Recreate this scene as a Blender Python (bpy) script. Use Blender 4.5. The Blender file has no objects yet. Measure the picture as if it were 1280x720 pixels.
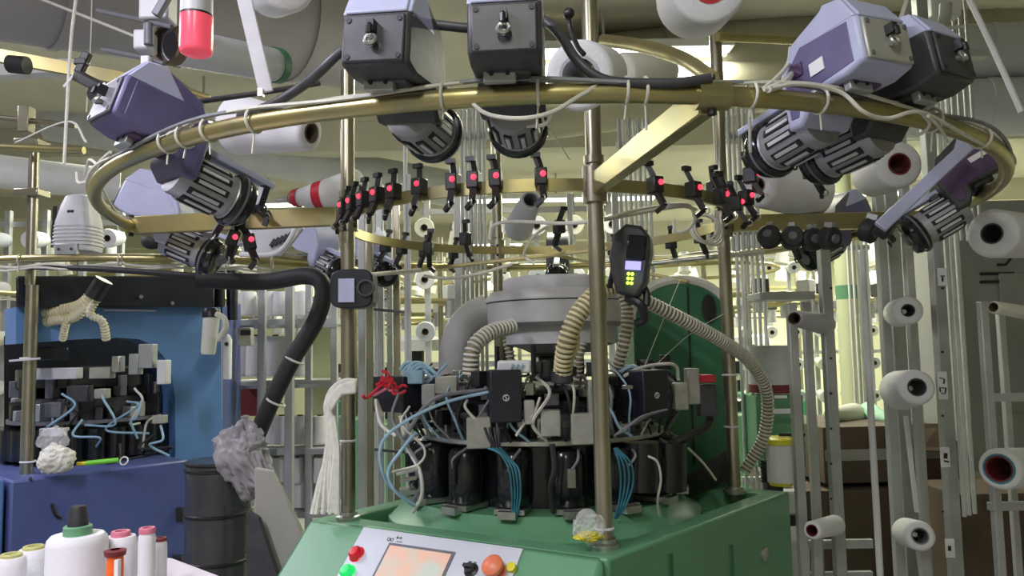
import bpy, bmesh, math, random
from mathutils import Vector as V, Matrix as MX
random.seed(7)
scene = bpy.context.scene
COL = scene.collection
PI = math.pi

# ------------------------------------------------------------------ camera
PITCH, ROLL, F = math.radians(4.6), math.radians(1.1), 950.0
EYE = V((0, 0, 1.5))
_fw = V((0, math.cos(PITCH), math.sin(PITCH)))
_u0 = V((0, -math.sin(PITCH), math.cos(PITCH)))
_r0 = V((1, 0, 0))
_R = _r0 * math.cos(ROLL) - _u0 * math.sin(ROLL)
_U = _r0 * math.sin(ROLL) + _u0 * math.cos(ROLL)
cam = bpy.data.cameras.new('camera')
cam.sensor_width = 36.0
cam.lens = F * 36.0 / 1280.0
cam.clip_start = 0.05
camo = bpy.data.objects.new('camera', cam)
COL.objects.link(camo)
m3 = MX((( _R.x, _U.x, -_fw.x), (_R.y, _U.y, -_fw.y), (_R.z, _U.z, -_fw.z)))
camo.matrix_world = MX.Translation(EYE) @ m3.to_4x4()
scene.camera = camo

# ------------------------------------------------------------------ world, exposure
scene.view_settings.view_transform = 'Standard'
scene.view_settings.look = 'None'
scene.view_settings.exposure = 0.22
scene.view_settings.gamma = 1.0
scene.view_settings.use_curve_mapping = False
w = bpy.data.worlds.new('world')
scene.world = w
w.use_nodes = True
w.node_tree.nodes['Background'].inputs[0].default_value = (0.8, 0.85, 0.9, 1)
w.node_tree.nodes['Background'].inputs[1].default_value = 0.3

# ------------------------------------------------------------------ lamps of the hall (fixtures are built further down)
LAMPS = [  # x, y, z, along ('x' or 'y'), length, watts, colour
    (-1.5, 0.3, 3.05, 'y', 1.4, 66, (0.86, 0.83, 1.0)),
    (-0.3, -0.6, 3.05, 'y', 1.4, 30, (0.97, 0.98, 0.92)),
    (-3.2, 2.8, 3.15, 'y', 1.4, 48, (0.86, 0.84, 1.0)),
    (-2.3, 5.6, 3.2, 'x', 1.6, 45, (0.98, 1.0, 0.84)),
    (0.6, 4.6, 3.3, 'x', 1.6, 75, (1.0, 1.0, 0.80)),
    (3.3, 6.3, 3.25, 'x', 1.6, 48, (1.0, 1.0, 0.80)),
    (-3.2, 9.0, 3.25, 'x', 2.4, 70, (1.0, 1.0, 0.80)),
    (0.55, 9.0, 3.25, 'x', 2.4, 110, (1.0, 1.0, 0.74)),
    (4.2, 9.0, 3.25, 'x', 2.4, 260, (1.0, 1.0, 0.74)),
    (4.6, 12.0, 3.2, 'x', 2.4, 260, (1.0, 1.0, 0.74)),
    (-1.0, 12.5, 3.2, 'x', 2.4, 90, (1.0, 1.0, 0.76)),
]

# ------------------------------------------------------------------ helpers
def P(px, py, d):
    """World point whose pixel in the 1280x720 photograph is (px, py), at depth d along y."""
    r = _fw * F + _R * (px - 640) + _U * (360 - py)
    return EYE + r * (d / r.y)
def PZ(px, py, z):
    r = _fw * F + _R * (px - 640) + _U * (360 - py)
    return EYE + r * ((z - EYE.z) / r.z)
def hit(px, py, p0, n):
    r = _fw * F + _R * (px - 640) + _U * (360 - py)
    return EYE + r * ((p0 - EYE).dot(n) / r.dot(n))
def rot_to(d, up=V((0, 0, 1))):
    """3x3 whose Z is d"""
    z = d.normalized()
    if abs(z.dot(up)) > 0.99: up = V((0, 1, 0))
    x = up.cross(z).normalized(); y = z.cross(x)
    return MX(((x.x, y.x, z.x), (x.y, y.y, z.y), (x.z, y.z, z.z)))
def catmull(pts, n=8, closed=False):
    pts = [V(p) for p in pts]
    if len(pts) < 3: return pts
    out = []; k = len(pts)
    for i in range(k if closed else k - 1):
        if closed: a, b, c, d = pts[i-1], pts[i], pts[(i+1) % k], pts[(i+2) % k]
        else:
            b, c = pts[i], pts[i+1]
            a = pts[i-1] if i else b * 2 - c
            d = pts[i+2] if i + 2 < k else c * 2 - b
        for j in range(n):
            t = j / n
            out.append(0.5 * ((2*b) + (c-a)*t + (2*a-5*b+4*c-d)*t*t + (3*b-a-3*c+d)*t**3))
    if not closed: out.append(pts[-1])
    return out
def arc(c, r, a0, a1, n, z=None):
    return [V((c[0] + r*math.cos(math.radians(a0+(a1-a0)*i/n)), c[1] + r*math.sin(math.radians(a0+(a1-a0)*i/n)), c[2] if z is None else z)) for i in range(n+1)]

class MB:
    def __init__(s): s.v = []; s.f = []
    def add(s, vs, fs):
        o = len(s.v); s.v += [V(p) for p in vs]; s.f += [tuple(o+i for i in f) for f in fs]; return s
    def box(s, c, size, rot=None):
        c = V(c); h = V(size) * 0.5
        vs = [V((x*h.x, y*h.y, z*h.z)) for x in (-1, 1) for y in (-1, 1) for z in (-1, 1)]
        if rot is not None: vs = [rot @ p for p in vs]
        return s.add([p + c for p in vs], [(0,1,3,2), (4,6,7,5), (0,4,5,1), (2,3,7,6), (0,2,6,4), (1,5,7,3)])
    def bar(s, a, b, w, h, up=V((0, 0, 1))):
        a, b = V(a), V(b); return s.box((a+b)*0.5, (w, h, (b-a).length), rot_to(b-a, up))
    def prism(s, poly, origin, ax, ay, az, depth):
        """polygon (2D list) on axes ax, ay; extruded along az, centred"""
        o = V(origin); n = len(poly)
        lo = [o + ax*p[0] + ay*p[1] - az*depth*0.5 for p in poly]
        hi = [o + ax*p[0] + ay*p[1] + az*depth*0.5 for p in poly]
        fs = [tuple(range(n))[::-1], tuple(range(n, 2*n))] + [(i, (i+1) % n, n+(i+1) % n, n+i) for i in range(n)]
        return s.add(lo+hi, fs)
    def hull2(s, lo, hi):
        n = len(lo)
        return s.add(list(lo)+list(hi), [tuple(range(n))[::-1], tuple(range(n, 2*n))] + [(i, (i+1) % n, n+(i+1) % n, n+i) for i in range(n)])
    def tube(s, pts, r, n=8, closed=False, caps=True, flat=None):
        """flat=(rx, ry) sweeps a flattened section"""
        pts = [V(p) for p in pts]; k = len(pts); rings = []
        up = V((0, 0, 1)); 
        t0 = (pts[1]-pts[0]).normalized()
        ref = up if abs(t0.z) < 0.95 else V((1, 0, 0))
        x = (ref - t0*ref.dot(t0)).normalized()
        for i, p in enumerate(pts):
            if closed: t = (pts[(i+1) % k] - pts[i-1])
            else: t = pts[min(i+1, k-1)] - pts[max(i-1, 0)]
            t = t.normalized()
            x = x - t*x.dot(t)
            x = x.normalized() if x.length > 1e-5 else V((1, 0, 0))
            y = t.cross(x)
            ri = r[i] if isinstance(r, (list, tuple)) else r
            rx, ry = (ri, ri) if flat is None else flat
            rings.append([p + x*(rx*math.cos(2*PI*j/n)) + y*(ry*math.sin(2*PI*j/n)) for j in range(n)])
        vs = [q for g in rings for q in g]; fs = []
        for i in range(k if closed else k-1):
            a = i*n; b = ((i+1) % k)*n
            for j in range(n): fs.append((a+j, a+(j+1) % n, b+(j+1) % n, b+j))
        if caps and not closed: fs += [tuple(range(n))[::-1], tuple(range((k-1)*n, k*n))]
        return s.add(vs, fs)
    def cyl(s, a, b, r, n=16, r2=None):
        return s.lathe([(0, 0), (r, 0), (r if r2 is None else r2, (V(b)-V(a)).length), (0, (V(b)-V(a)).length)], a, V(b)-V(a), n)
    def lathe(s, prof, o=(0, 0, 0), d=(0, 0, 1), n=24, a0=0, a1=360):
        o = V(o); R = rot_to(V(d)); vs = []; fs = []; full = abs(a1-a0) >= 360
        m = n if full else n+1
        idx = []
        for (r, z) in prof:
            if r < 1e-7: idx.append([len(vs)]*m); vs.append(o + R @ V((0, 0, z)))
            else:
                st = len(vs); idx.append([st+j for j in range(m)])
                for j in range(m):
                    a = math.radians(a0 + (a1-a0)*j/n); vs.append(o + R @ V((r*math.cos(a), r*math.sin(a), z)))
        for i in range(len(prof)-1):
            for j in range(n):
                q = [idx[i][j], idx[i][(j+1) % m], idx[i+1][(j+1) % m], idx[i+1][j]]
                u = []
                for t in q:
                    if t not in u: u.append(t)
                if len(u) > 2: fs.append(tuple(u))
        return s.add(vs, fs)
    def torus(s, c, d, R, r, n=24, m=8):
        Q = rot_to(V(d)); return s.tube([V(c) + Q @ V((R*math.cos(2*PI*i/n), R*math.sin(2*PI*i/n), 0)) for i in range(n)], r, m, closed=True)
    def sphere(s, c, r, n=10, sc=(1, 1, 1)):
        k = n//2; o = len(s.v)
        s.lathe([(r*math.sin(PI*i/k), -r*math.cos(PI*i/k)) for i in range(k+1)], (0, 0, 0), (0, 0, 1), n)
        for i in range(o, len(s.v)): s.v[i] = V((s.v[i].x*sc[0], s.v[i].y*sc[1], s.v[i].z*sc[2])) + V(c)
        return s
    def build(s, name, mat, parent=None, bevel=0.0, kind=None, local=False, label=None, angle=40):
        vs = s.v
        if parent is not None and not local:
            root = parent
            while root.parent is not None: root = root.parent
            mw = root.matrix_basis.inverted(); vs = [mw @ p for p in vs]
        me = bpy.data.meshes.new(name)
        me.from_pydata([tuple(p) for p in vs], [], s.f)
        bm = bmesh.new(); bm.from_mesh(me); bmesh.ops.recalc_face_normals(bm, faces=bm.faces); bm.to_mesh(me); bm.free()
        for p in me.polygons: p.use_smooth = True
        me.set_sharp_from_angle(angle=math.radians(angle))
        me.materials.append(mat)
        o = bpy.data.objects.new(name, me); COL.objects.link(o)
        if parent is not None: o.parent = parent
        if bevel:
            b = o.modifiers.new('bevel', 'BEVEL'); b.width = bevel; b.segments = 2; b.limit_method = 'ANGLE'; b.angle_limit = math.radians(50)
        if kind: o['kind'] = kind
        if label: o['label'] = label
        return o

def thing(name, label, cat, loc=(0, 0, 0), group=None, rot=None):
    o = bpy.data.objects.new(name, None); COL.objects.link(o)
    o.empty_display_size = 0.05
    M = MX.Translation(V(loc))
    if rot is not None: M = M @ rot.to_4x4()
    o.matrix_basis = M
    o['label'] = label; o['category'] = cat
    if group: o['group'] = group
    return o
def tag(o, label, cat, group=None):
    o['label'] = label; o['category'] = cat
    if group: o['group'] = group
    return o
def dup(root, M, label=None, group=None):
    r = root.copy(); COL.objects.link(r); r.matrix_basis = M
    if label: r['label'] = label
    if group: r['group'] = group
    for ch in list(root.children):
        c = ch.copy(); COL.objects.link(c); c.parent = r
        for g in list(ch.children):
            e = g.copy(); COL.objects.link(e); e.parent = c
    return r
def struct(o): o['kind'] = 'structure'; return o

# ------------------------------------------------------------------ materials
def mat(name, col, rough=0.5, metal=0.0, var=0.15, scale=18.0, bump=0.0, trans=0.0, alpha=1.0, emit=None, es=0.0, spec=0.5, col2=None, stretch=None):
    m = bpy.data.materials.new(name); m.use_nodes = True
    nt = m.node_tree; b = nt.nodes['Principled BSDF']
    tc = nt.nodes.new('ShaderNodeTexCoord'); nz = nt.nodes.new('ShaderNodeTexNoise')
    nz.inputs['Scale'].default_value = scale; nz.inputs['Detail'].default_value = 5
    src = tc.outputs['Object']
    if stretch:
        mp = nt.nodes.new('ShaderNodeMapping'); mp.inputs['Scale'].default_value = stretch
        nt.links.new(src, mp.inputs[0]); src = mp.outputs[0]
    nt.links.new(src, nz.inputs['Vector'])
    cr = nt.nodes.new('ShaderNodeValToRGB')
    c = V(col[:3]); d = V(col2) if col2 else c*(1-var)
    e = c if col2 else c*(1+var*0.6)
    cr.color_ramp.elements[0].position = 0.32; cr.color_ramp.elements[1].position = 0.68
    cr.color_ramp.elements[0].color = (d.x, d.y, d.z, 1); cr.color_ramp.elements[1].color = (min(e.x, 1), min(e.y, 1), min(e.z, 1), 1)
    nt.links.new(nz.outputs['Fac'], cr.inputs[0]); nt.links.new(cr.outputs[0], b.inputs['Base Color'])
    b.inputs['Roughness'].default_value = rough; b.inputs['Metallic'].default_value = metal
    b.inputs['Specular IOR Level'].default_value = spec
    b.inputs['Transmission Weight'].default_value = trans; b.inputs['Alpha'].default_value = alpha
    if emit: b.inputs['Emission Color'].default_value = (*emit, 1); b.inputs['Emission Strength'].default_value = es
    if bump:
        bp = nt.nodes.new('ShaderNodeBump'); bp.inputs['Strength'].default_value = bump; bp.inputs['Distance'].default_value = 0.004
        nt.links.new(nz.outputs['Fac'], bp.inputs['Height']); nt.links.new(bp.outputs[0], b.inputs['Normal'])
    return m
K = dict(
    brass=mat('yellow_zinc', (.50, .42, .17), .34, .85, .22, 9, col2=(.36, .33, .19)),
    post=mat('post_steel', (.36, .335, .255), .30, .85, .2, 6),
    steel=mat('brushed_steel', (.52, .52, .50), .32, .9, .15, 30),
    galv=mat('galvanised', (.40, .42, .42), .45, .6, .15, 12),
    greyp=mat('grey_paint', (.36, .37, .37), .5, .1, .08, 10),
    dgrey=mat('dark_grey_plastic', (.050, .050, .058), .45, 0, .2, 40, .1),
    mgrey=mat('mid_grey_plastic', (.13, .13, .15), .45, 0, .15, 30),
    lgrey=mat('light_grey_plastic', (.54, .54, .56), .45, 0, .08, 20),
    lav=mat('lavender_plastic', (.43, .45, .63), .4, 0, .08, 12),
    purple=mat('purple_plastic', (.115, .10, .22), .42, 0, .15, 14),
    dpurple=mat('plum_plastic', (.075, .035, .10), .4, 0, .15, 14),
    face=mat('face_plate_grey', (.42, .42, .38), .4, .3, .08, 20),
    black=mat('black_plastic', (.014, .014, .016), .4, 0, .3, 25),
    blackg=mat('black_gloss', (.010, .011, .014), .18, 0, .2, 20),
    rubber=mat('black_rubber', (.022, .022, .024), .6, 0, .25, 30, .1),
    navy=mat('black_blue_box', (.012, .014, .022), .35, 0, .2, 18),
    drum=mat('feeder_drum', (.36, .36, .39), .4, .5, .12, 25),
    slot=mat('slot_dark', (.02, .02, .024), .5, .2, .2, 20),
    white=mat('white_yarn', (.74, .74, .76), .85, 0, .05, 160, .35, stretch=(1, 1, 6)),
    cream=mat('cream_yarn', (.70, .70, .60), .85, 0, .06, 160, .35, stretch=(1, 1, 6)),
    greyy=mat('grey_yarn', (.45, .47, .50), .85, 0, .06, 160, .35, stretch=(1, 1, 6)),
    pinkp=mat('pink_plastic', (.60, .16, .24), .5, 0, .1, 20),
    redp=mat('red_plastic', (.55, .02, .04), .4, 0, .15, 20),
    dred=mat('dark_red', (.16, .015, .02), .6, 0, .2, 20),
    green=mat('machine_green', (.125, .315, .17), .38, 0, .10, 3.0, .02, col2=(.11, .285, .15)),
    dgreen=mat('dark_green', (.03, .15, .07), .45, 0, .14, 4.0),
    blue=mat('machine_blue', (.11, .23, .47), .4, 0, .08, 3.0),
    dblue=mat('deep_blue', (.085, .115, .30), .42, 0, .12, 3.0),
    panel=mat('panel_grey', (.55, .58, .63), .4, .1, .04, 8),
    cloth=mat('yarn_strand', (.72, .71, .64), .9, 0, .12, 60, .3),
    cable=mat('white_cable', (.62, .61, .54), .55, 0, .1, 30),
    gcable=mat('grey_cable', (.22, .23, .25), .5, 0, .2, 30),
    teal=mat('teal_cable', (.05, .22, .30), .45, 0, .2, 30),
    lblue=mat('pale_blue_cable', (.30, .48, .62), .45, 0, .2, 30),
    hose=mat('cream_hose', (.68, .61, .36), .5, 0, .1, 20),
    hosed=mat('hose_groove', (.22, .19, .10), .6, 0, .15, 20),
    hosew=mat('white_hose', (.62, .61, .54), .5, 0, .1, 20),
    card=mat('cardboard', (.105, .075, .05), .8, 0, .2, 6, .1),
    ceil=mat('ceiling_paint', (.62, .60, .51), .8, 0, .08, 1.2),
    wall=mat('wall_paint', (.62, .62, .48), .8, 0, .10, 1.0),
    pwall=mat('grey_partition', (.30, .30, .29), .6, .1, .07, 2.0),
    floor=mat('floor_concrete', (.34, .33, .31), .6, 0, .3, 2.0, .1),
    duct=mat('duct_grey', (.40, .38, .42), .6, .2, .08, 2.0),
    tduct=mat('duct_olive', (.38, .36, .27), .6, .1, .10, 2.0),
    pvc=mat('pvc_grey', (.52, .54, .58), .4, 0, .06, 8),
    wtube=mat('white_plastic_tube', (.66, .67, .67), .4, 0, .05, 10),
    gtube=mat('grey_tube', (.44, .45, .45), .4, .3, .08, 10),
    yel=mat('yellow_plastic', (.70, .62, .03), .4, 0, .08, 20),
    orange=mat('orange_plastic', (.85, .13, .01), .4, 0, .05, 20),
    lime=mat('lime_plastic', (.18, .65, .04), .4, 0, .05, 20),
    orb=mat('orange_red', (.75, .20, .09), .4, 0, .08, 20),
    table=mat('table_top', (.62, .56, .64), .5, 0, .05, 6),
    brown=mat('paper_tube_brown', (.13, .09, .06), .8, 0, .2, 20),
    ivory=mat('ivory_block', (.36, .36, .31), .45, 0, .2, 20),
    board=mat('grey_board', (.34, .33, .30), .6, 0, .06, 6),
    paper=mat('paper_label', (.75, .76, .78), .7, 0, .03, 20),
    colm=mat('cream_column', (.62, .66, .42), .6, 0, .06, 4),
    film=mat('clear_film', (.85, .86, .86), .15, 0, .05, 20, .2, alpha=.28),
    gfilm=mat('grey_film', (.42, .40, .42), .3, 0, .3, 14, .6, alpha=.75),
    glass=mat('smoky_tank', (.05, .05, .055), .12, 0, .3, 4, alpha=.88),
    redled=mat('red_led', (.8, .02, .03), .4, emit=(1, .04, .08), es=2.2),
    greenled=mat('green_led', (.4, .8, .05), .4, emit=(.5, 1, .05), es=4),
    btn_g=mat('green_button', (.02, .6, .12), .35, emit=(.0, 1, .2), es=.35),
    btn_r=mat('red_button', (.75, .01, .02), .35),
    lens=mat('red_lens', (.85, .10, .16), .25, emit=(1, .10, .16), es=.3, alpha=.95),
    screen=mat('lcd_lavender', (.3, .3, .7), .3, emit=(.42, .40, 1), es=.9),
    oyel=mat('olive_yellow_plastic', (.46, .45, .17), .45, 0, .08, 20),
    mint=mat('mint_yarn', (.42, .70, .52), .85, 0, .06, 160, .35, stretch=(1, 1, 6)),
    tubel=mat('lamp_tube', (1, 1, .9), .4, emit=(1, 1, .82), es=6),
)
def lcd_mat():
    m = bpy.data.materials.new('touch_screen'); m.use_nodes = True; nt = m.node_tree; b = nt.nodes['Principled BSDF']
    tc = nt.nodes.new('ShaderNodeTexCoord'); nz = nt.nodes.new('ShaderNodeTexNoise'); nz.inputs['Scale'].default_value = 14; nz.inputs['Detail'].default_value = 1
    cr = nt.nodes.new('ShaderNodeValToRGB'); cr.color_ramp.elements[0].position = .35; cr.color_ramp.elements[0].color = (.52, .56, .48, 1)
    cr.color_ramp.elements[1].position = .6; cr.color_ramp.elements[1].color = (.72, .46, .34, 1)
    nt.links.new(tc.outputs['Object'], nz.inputs['Vector']); nt.links.new(nz.outputs['Fac'], cr.inputs[0])
    nt.links.new(cr.outputs[0], b.inputs['Base Color']); nt.links.new(cr.outputs[0], b.inputs['Emission Color'])
    b.inputs['Emission Strength'].default_value = .12; b.inputs['Roughness'].default_value = .3
    return m
K['lcd'] = lcd_mat()

# ------------------------------------------------------------------ room shell
def slab(name, c, s, m): return struct(MB().box(c, s).build(name, m))
X0, X1, Y0, Y1, ZC = -7.0, 7.5, -2.5, 15.0, 3.6
slab('floor', ((X0+X1)/2, (Y0+Y1)/2, -.05), (X1-X0, Y1-Y0, .1), K['floor'])
slab('ceiling', ((X0+X1)/2, (Y0+Y1)/2, ZC+.05), (X1-X0, Y1-Y0, .1), K['ceil'])
slab('wall_back', ((X0+X1)/2, Y1+.05, ZC/2), (X1-X0, .1, ZC), K['wall'])
slab('wall_front', ((X0+X1)/2, Y0-.05, ZC/2), (X1-X0, .1, ZC), K['wall'])
slab('wall_left', (X0-.05, (Y0+Y1)/2, ZC/2), (.1, Y1-Y0, ZC), K['wall'])
slab('wall_right', (X1+.05, (Y0+Y1)/2, ZC/2), (.1, Y1-Y0, ZC), K['wall'])

# ================================================================== main machine
ZT = 1.014                      # top of the green base
PL = V((P(435, 400, 2.27).x, 2.27, 0)); PM = V((P(748, 400, 1.90).x, 1.90, 0)); PR = V((P(909, 400, 2.55).x, 2.55, 0))
def circum(a, b, c):
    ax, ay, bx, by, cx, cy = a.x, a.y, b.x, b.y, c.x, c.y
    d = 2*(ax*(by-cy)+bx*(cy-ay)+cx*(ay-by))
    return V((((ax*ax+ay*ay)*(by-cy)+(bx*bx+by*by)*(cy-ay)+(cx*cx+cy*cy)*(ay-by))/d, ((ax*ax+ay*ay)*(cx-bx)+(bx*bx+by*by)*(ax-cx)+(cx*cx+cy*cy)*(bx-ax))/d, 0))
C0 = circum(PL, PM, PR); RI = (PL-C0).length
PB = C0*2 - PM + V((-.02, .02, 0))
RC = V((.10, 2.50, 1.91)); RR = 1.30      # feeder ring
mach = thing('knitting_machine', 'large green circular knitting machine with brass feeder ring on four posts', 'machine', (C0.x, C0.y, 0))
A = V((-.60, 2.28, ZT)); B = V((.21, 1.80, ZT)); Cc = V((.905, 2.56, ZT)); D = V((.05, 3.10, ZT))
def down(p, z): return V((p.x, p.y, z))
# base: rim with a sunken well
mb = MB()
out = [A, B, Cc, D]; cen = (A+B+Cc+D)/4
inn = [down(cen + (p-cen)*.86, ZT) for p in out]
mb.add(out + inn + [down(p, ZT-.07) for p in inn] + [down(p, 0) for p in out],
       [(i, (i+1) % 4, 4+(i+1) % 4, 4+i) for i in range(4)] + [(4+i, 4+(i+1) % 4, 8+(i+1) % 4, 8+i) for i in range(4)] + [(8, 9, 10, 11)] + [(i, 12+i, 12+(i+1) % 4, (i+1) % 4) for i in range(4)] + [(15, 14, 13, 12)])
base = mb.build('base', K['green'], mach, bevel=.008)
e = (B-A); e.z = 0; e.normalize(); nout = V((e.y, -e.x, 0))
if nout.y > 0: nout = -nout
vdn = (nout - V((0, 0, 1))).normalized(); CN = (nout + V((0, 0, 1))).normalized()
LC = .50
Ab, Bb = A + vdn*LC, B + vdn*LC
off = CN*.012
mb = MB()
mb.add([A+off, B+off, Bb+off, Ab+off, down(A, .2), down(B, .2), down(Bb, .2), down(Ab, .2)], [(0,1,2,3), (3,2,6,7), (0,3,7,4), (1,5,6,2), (4,7,6,5), (0,4,5,1)])
mb.build('console', K['green'], mach, bevel=.018)
def on(px, py, lift=.013): return hit(px, py, A+CN*lift, CN)
def uv(p): q = p-A; return q.dot(e), q.dot(vdn)
def conq(u, v, l): return A + e*u + vdn*v + CN*l
u0, v0 = uv(on(455, 660)); u1, v1 = uv(on(655, 686)); vm = (v0+v1)/2
pan = MB().hull2([conq(u, v, .011) for u, v in ((u0, vm), (u1, vm), (u1, vm+.29), (u0, vm+.29))], [conq(u, v, .017) for u, v in ((u0, vm), (u1, vm), (u1, vm+.29), (u0, vm+.29))]).build('control_panel', K['panel'], mach, bevel=.002, label='pale grey control panel with screen and buttons')
def bez(u0, v0, u1, v1, l0, l1, name, m, parent, **k):
    q = ((u0, v0), (u1, v0), (u1, v1), (u0, v1)); return MB().hull2([conq(u, v, l0) for u, v in q], [conq(u, v, l1) for u, v in q]).build(name, m, parent, **k)
su0, sv0 = uv(on(489, 684)); su1, sv1 = uv(on(566, 694)); sv = (sv0+sv1)/2
bez(su0-.008, sv-.008, su1+.008, sv+.15, .017, .019, 'screen_frame', K['mgrey'], pan)
bez(su0, sv, su1, sv+.14, .019, .0205, 'screen', K['lcd'], pan)
q = on(447, 694); MB().lathe([(0, 0), (.023, 0), (.023, .004), (.019, .006), (.018, .018), (.012, .024), (0, .025)], q, CN, 20).build('red_button', K['btn_r'], pan)
q = on(436, 717); MB().lathe([(0, 0), (.023, 0), (.023, .004), (.019, .006), (.018, .018), (.012, .024), (0, .025)], q, CN, 20).build('green_button', K['btn_g'], pan)
q = on(590, 714); mb = MB().lathe([(0, 0), (.019, 0), (.019, .006), (.012, .010), (.012, .022), (0, .022)], q, CN, 20); mb.box(q+CN*.024, (.008, .026, .012), rot_to(CN, e)); mb.build('selector_knob', K['black'], pan)
q = on(622, 716); MB().lathe([(0, 0), (.024, 0), (.024, .006), (.013, .010), (.013, .022), (.027, .026), (.027, .036), (.018, .044), (0, .046)], q, CN, 24).build('stop_button', K['orb'], pan)
q = on(641, 712); MB().lathe([(0, 0), (.012, 0), (.012, .014), (0, .016)], q, CN, 14).build('lamp_cap', K['yel'], pan)
mk = MB()
for (px, py, kind) in ((486, 674, 'o'), (490, 674.5, 'o'), (497, 672, 'b'), (501, 672.6, 'b'), (497, 677, 'l'), (501, 677.6, 'l'), (588, 702, 'l'), (594, 703, 'l'), (611, 699, 't')):
    q = on(px, py, .0176)
    if kind == 'o': mk.torus(q, CN, .0045, .0009, 12, 4)
    elif kind == 'b': mk.torus(q, CN, .0035, .0011, 4, 4)
    else: mk.box(q, (.009, .0018, .001) if kind == 'l' else (.003, .009, .001), rot_to(CN, e.cross(CN)))
mk.build('panel_marks', K['black'], pan)
# side cover details on the right face
fd = (Cc-B); fd.z = 0; fd.normalize(); fn = V((fd.y, -fd.x, 0))
if fn.x < 0: fn = -fn
def side(px, py): return hit(px, py, B+fn*.001, fn)
for (px, py, h) in ((838, 700, .10), (914, 690, .13)):
    q = side(px, py); MB().box(q - V((0, 0, h*.35)), (.022, .006, h), MX(((fd.x, fn.x, 0), (fd.y, fn.y, 0), (0, 0, 1)))).build('cover_slot', K['dgreen'], mach, bevel=.002)
q = side(955, 693); MB().lathe([(0, 0), (.022, 0), (.022, .006), (.012, .010), (0, .010)], q, fn, 18).build('cover_lock', K['steel'], mach)
# posts, feet, collars, arms
ZR = RC.z
posts = {}
for k, (p, top) in dict(l=(PL, 2.36), m=(PM, 2.75), r=(PR, 2.62), b=(PB, 2.45)).items():
    o = MB().cyl(down(p, ZT-.02), down(p, top), .021, 20).build('post', K['post'], mach); posts[k] = o
    mb = MB().lathe([(.0215, 0), (.036, 0), (.036, .010), (.027, .014), (.027, .022), (.0215, .022)], down(p, ZT), (0, 0, 1), 20); mb.build('post_foot', K['steel'], o)
    mb = MB().cyl(down(p, ZR-.045), down(p, ZR+.045), .032, 20); mb.cyl(down(p, ZR+.055), down(p, ZR+.075), .027, 16); mb.build('collar', K['post'], o)
    mb = MB()
    for s in (-1, 1): MB().cyl(down(p, ZR+.02*s)+V((.0, -.036, 0)), down(p, ZR+.02*s)+V((0, -.026, 0)), .006, 8).build('collar_bolt', K['slot'], o)
# zip ties on the posts
for p, z in ((PM, ZT+.045), (PR, 1.23), (PR, 1.40), (PL, 1.24)):
    MB().torus(down(p, z), (0, .05, 1), .0225, .0035, 18, 6).build('cable_tie', K['paper'], mach)
ring = MB().tube([RC + V((RR*math.cos(2*PI*i/120), RR*math.sin(2*PI*i/120), 0)) for i in range(120)], .0165, 14, closed=True).build('feeder_ring', K['brass'], mach)
def ring_at(px):   # angle of the front-arc point showing at column px
    best = None
    for i in range(1801):
        a = math.radians(-158 + 138*i/1800); q = RC + V((RR*math.cos(a), RR*math.sin(a), 0)) - EYE
        x = 640 + F*q.dot(_R)/q.dot(_fw)
        if best is None or abs(x-px) < best[0]: best = (abs(x-px), a)
    return best[1]
def ringp(a, dz=0, r=RR): return V((RC.x + r*math.cos(a), RC.y + r*math.sin(a), RC.z + dz))
for p, q in ((PM, ringp(ring_at(889))), (PL, ringp(math.radians(186))), (PR, ringp(math.radians(2))), (PB, ringp(math.radians(96)))):
    dv = (q-down(p, ZR)).normalized()
    MB().bar(down(p, ZR)+dv*.03, q - V((0, 0, .0)) - dv*.017, .028, .056).build('arm', K['brass'], mach, bevel=.003)
    mb = MB().tube([q + dv.cross(V((0, 0, 1)))*s*.028 for s in (-1, 1)], .025, 16)
    o = mb.build('ring_clamp', K['brass'], mach)
    for s in (-1, 1): MB().cyl(q + V((0, 0, .022*s)), q + V((0, 0, .033*s)), .008, 8).build('clamp_bolt', K['slot'], o)
inner = MB()
pts = [down(C0, ZR-.0) + V((RI*math.cos(2*PI*i/72), RI*math.sin(2*PI*i/72), 0)) for i in range(72)]
n = len(pts); vs = []
for i in range(72):
    d0 = (pts[i]-down(C0, ZR)).normalized()
    vs += [pts[i]-d0*.006-V((0, 0, .016)), pts[i]+d0*.006-V((0, 0, .016)), pts[i]+d0*.006+V((0, 0, .016)), pts[i]-d0*.006+V((0, 0, .016))]
fs = []
for i in range(72):
    a, b = i*4, ((i+1) % 72)*4
    for j in range(4): fs.append((a+j, a+(j+1) % 4, b+(j+1) % 4, b+j))
inner.add(vs, fs).build('inner_ring', K['brass'], mach)
# lower ring under the sensors at the back (flat bars crossing above the drum)
MB().bar(P(520, 338, 2.95), P(760, 311, 2.75), .030, .012).build('cross_bar', K['brass'], mach, bevel=.002)
MB().bar(P(690, 318, 3.0), P(860, 352, 2.85), .028, .012).build('cross_bar', K['brass'], mach, bevel=.002)
MB().tube([P(800, 331, 2.9), P(955, 314, 2.8)], .010, 10).build('cross_rod', K['steel'], mach)
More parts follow.
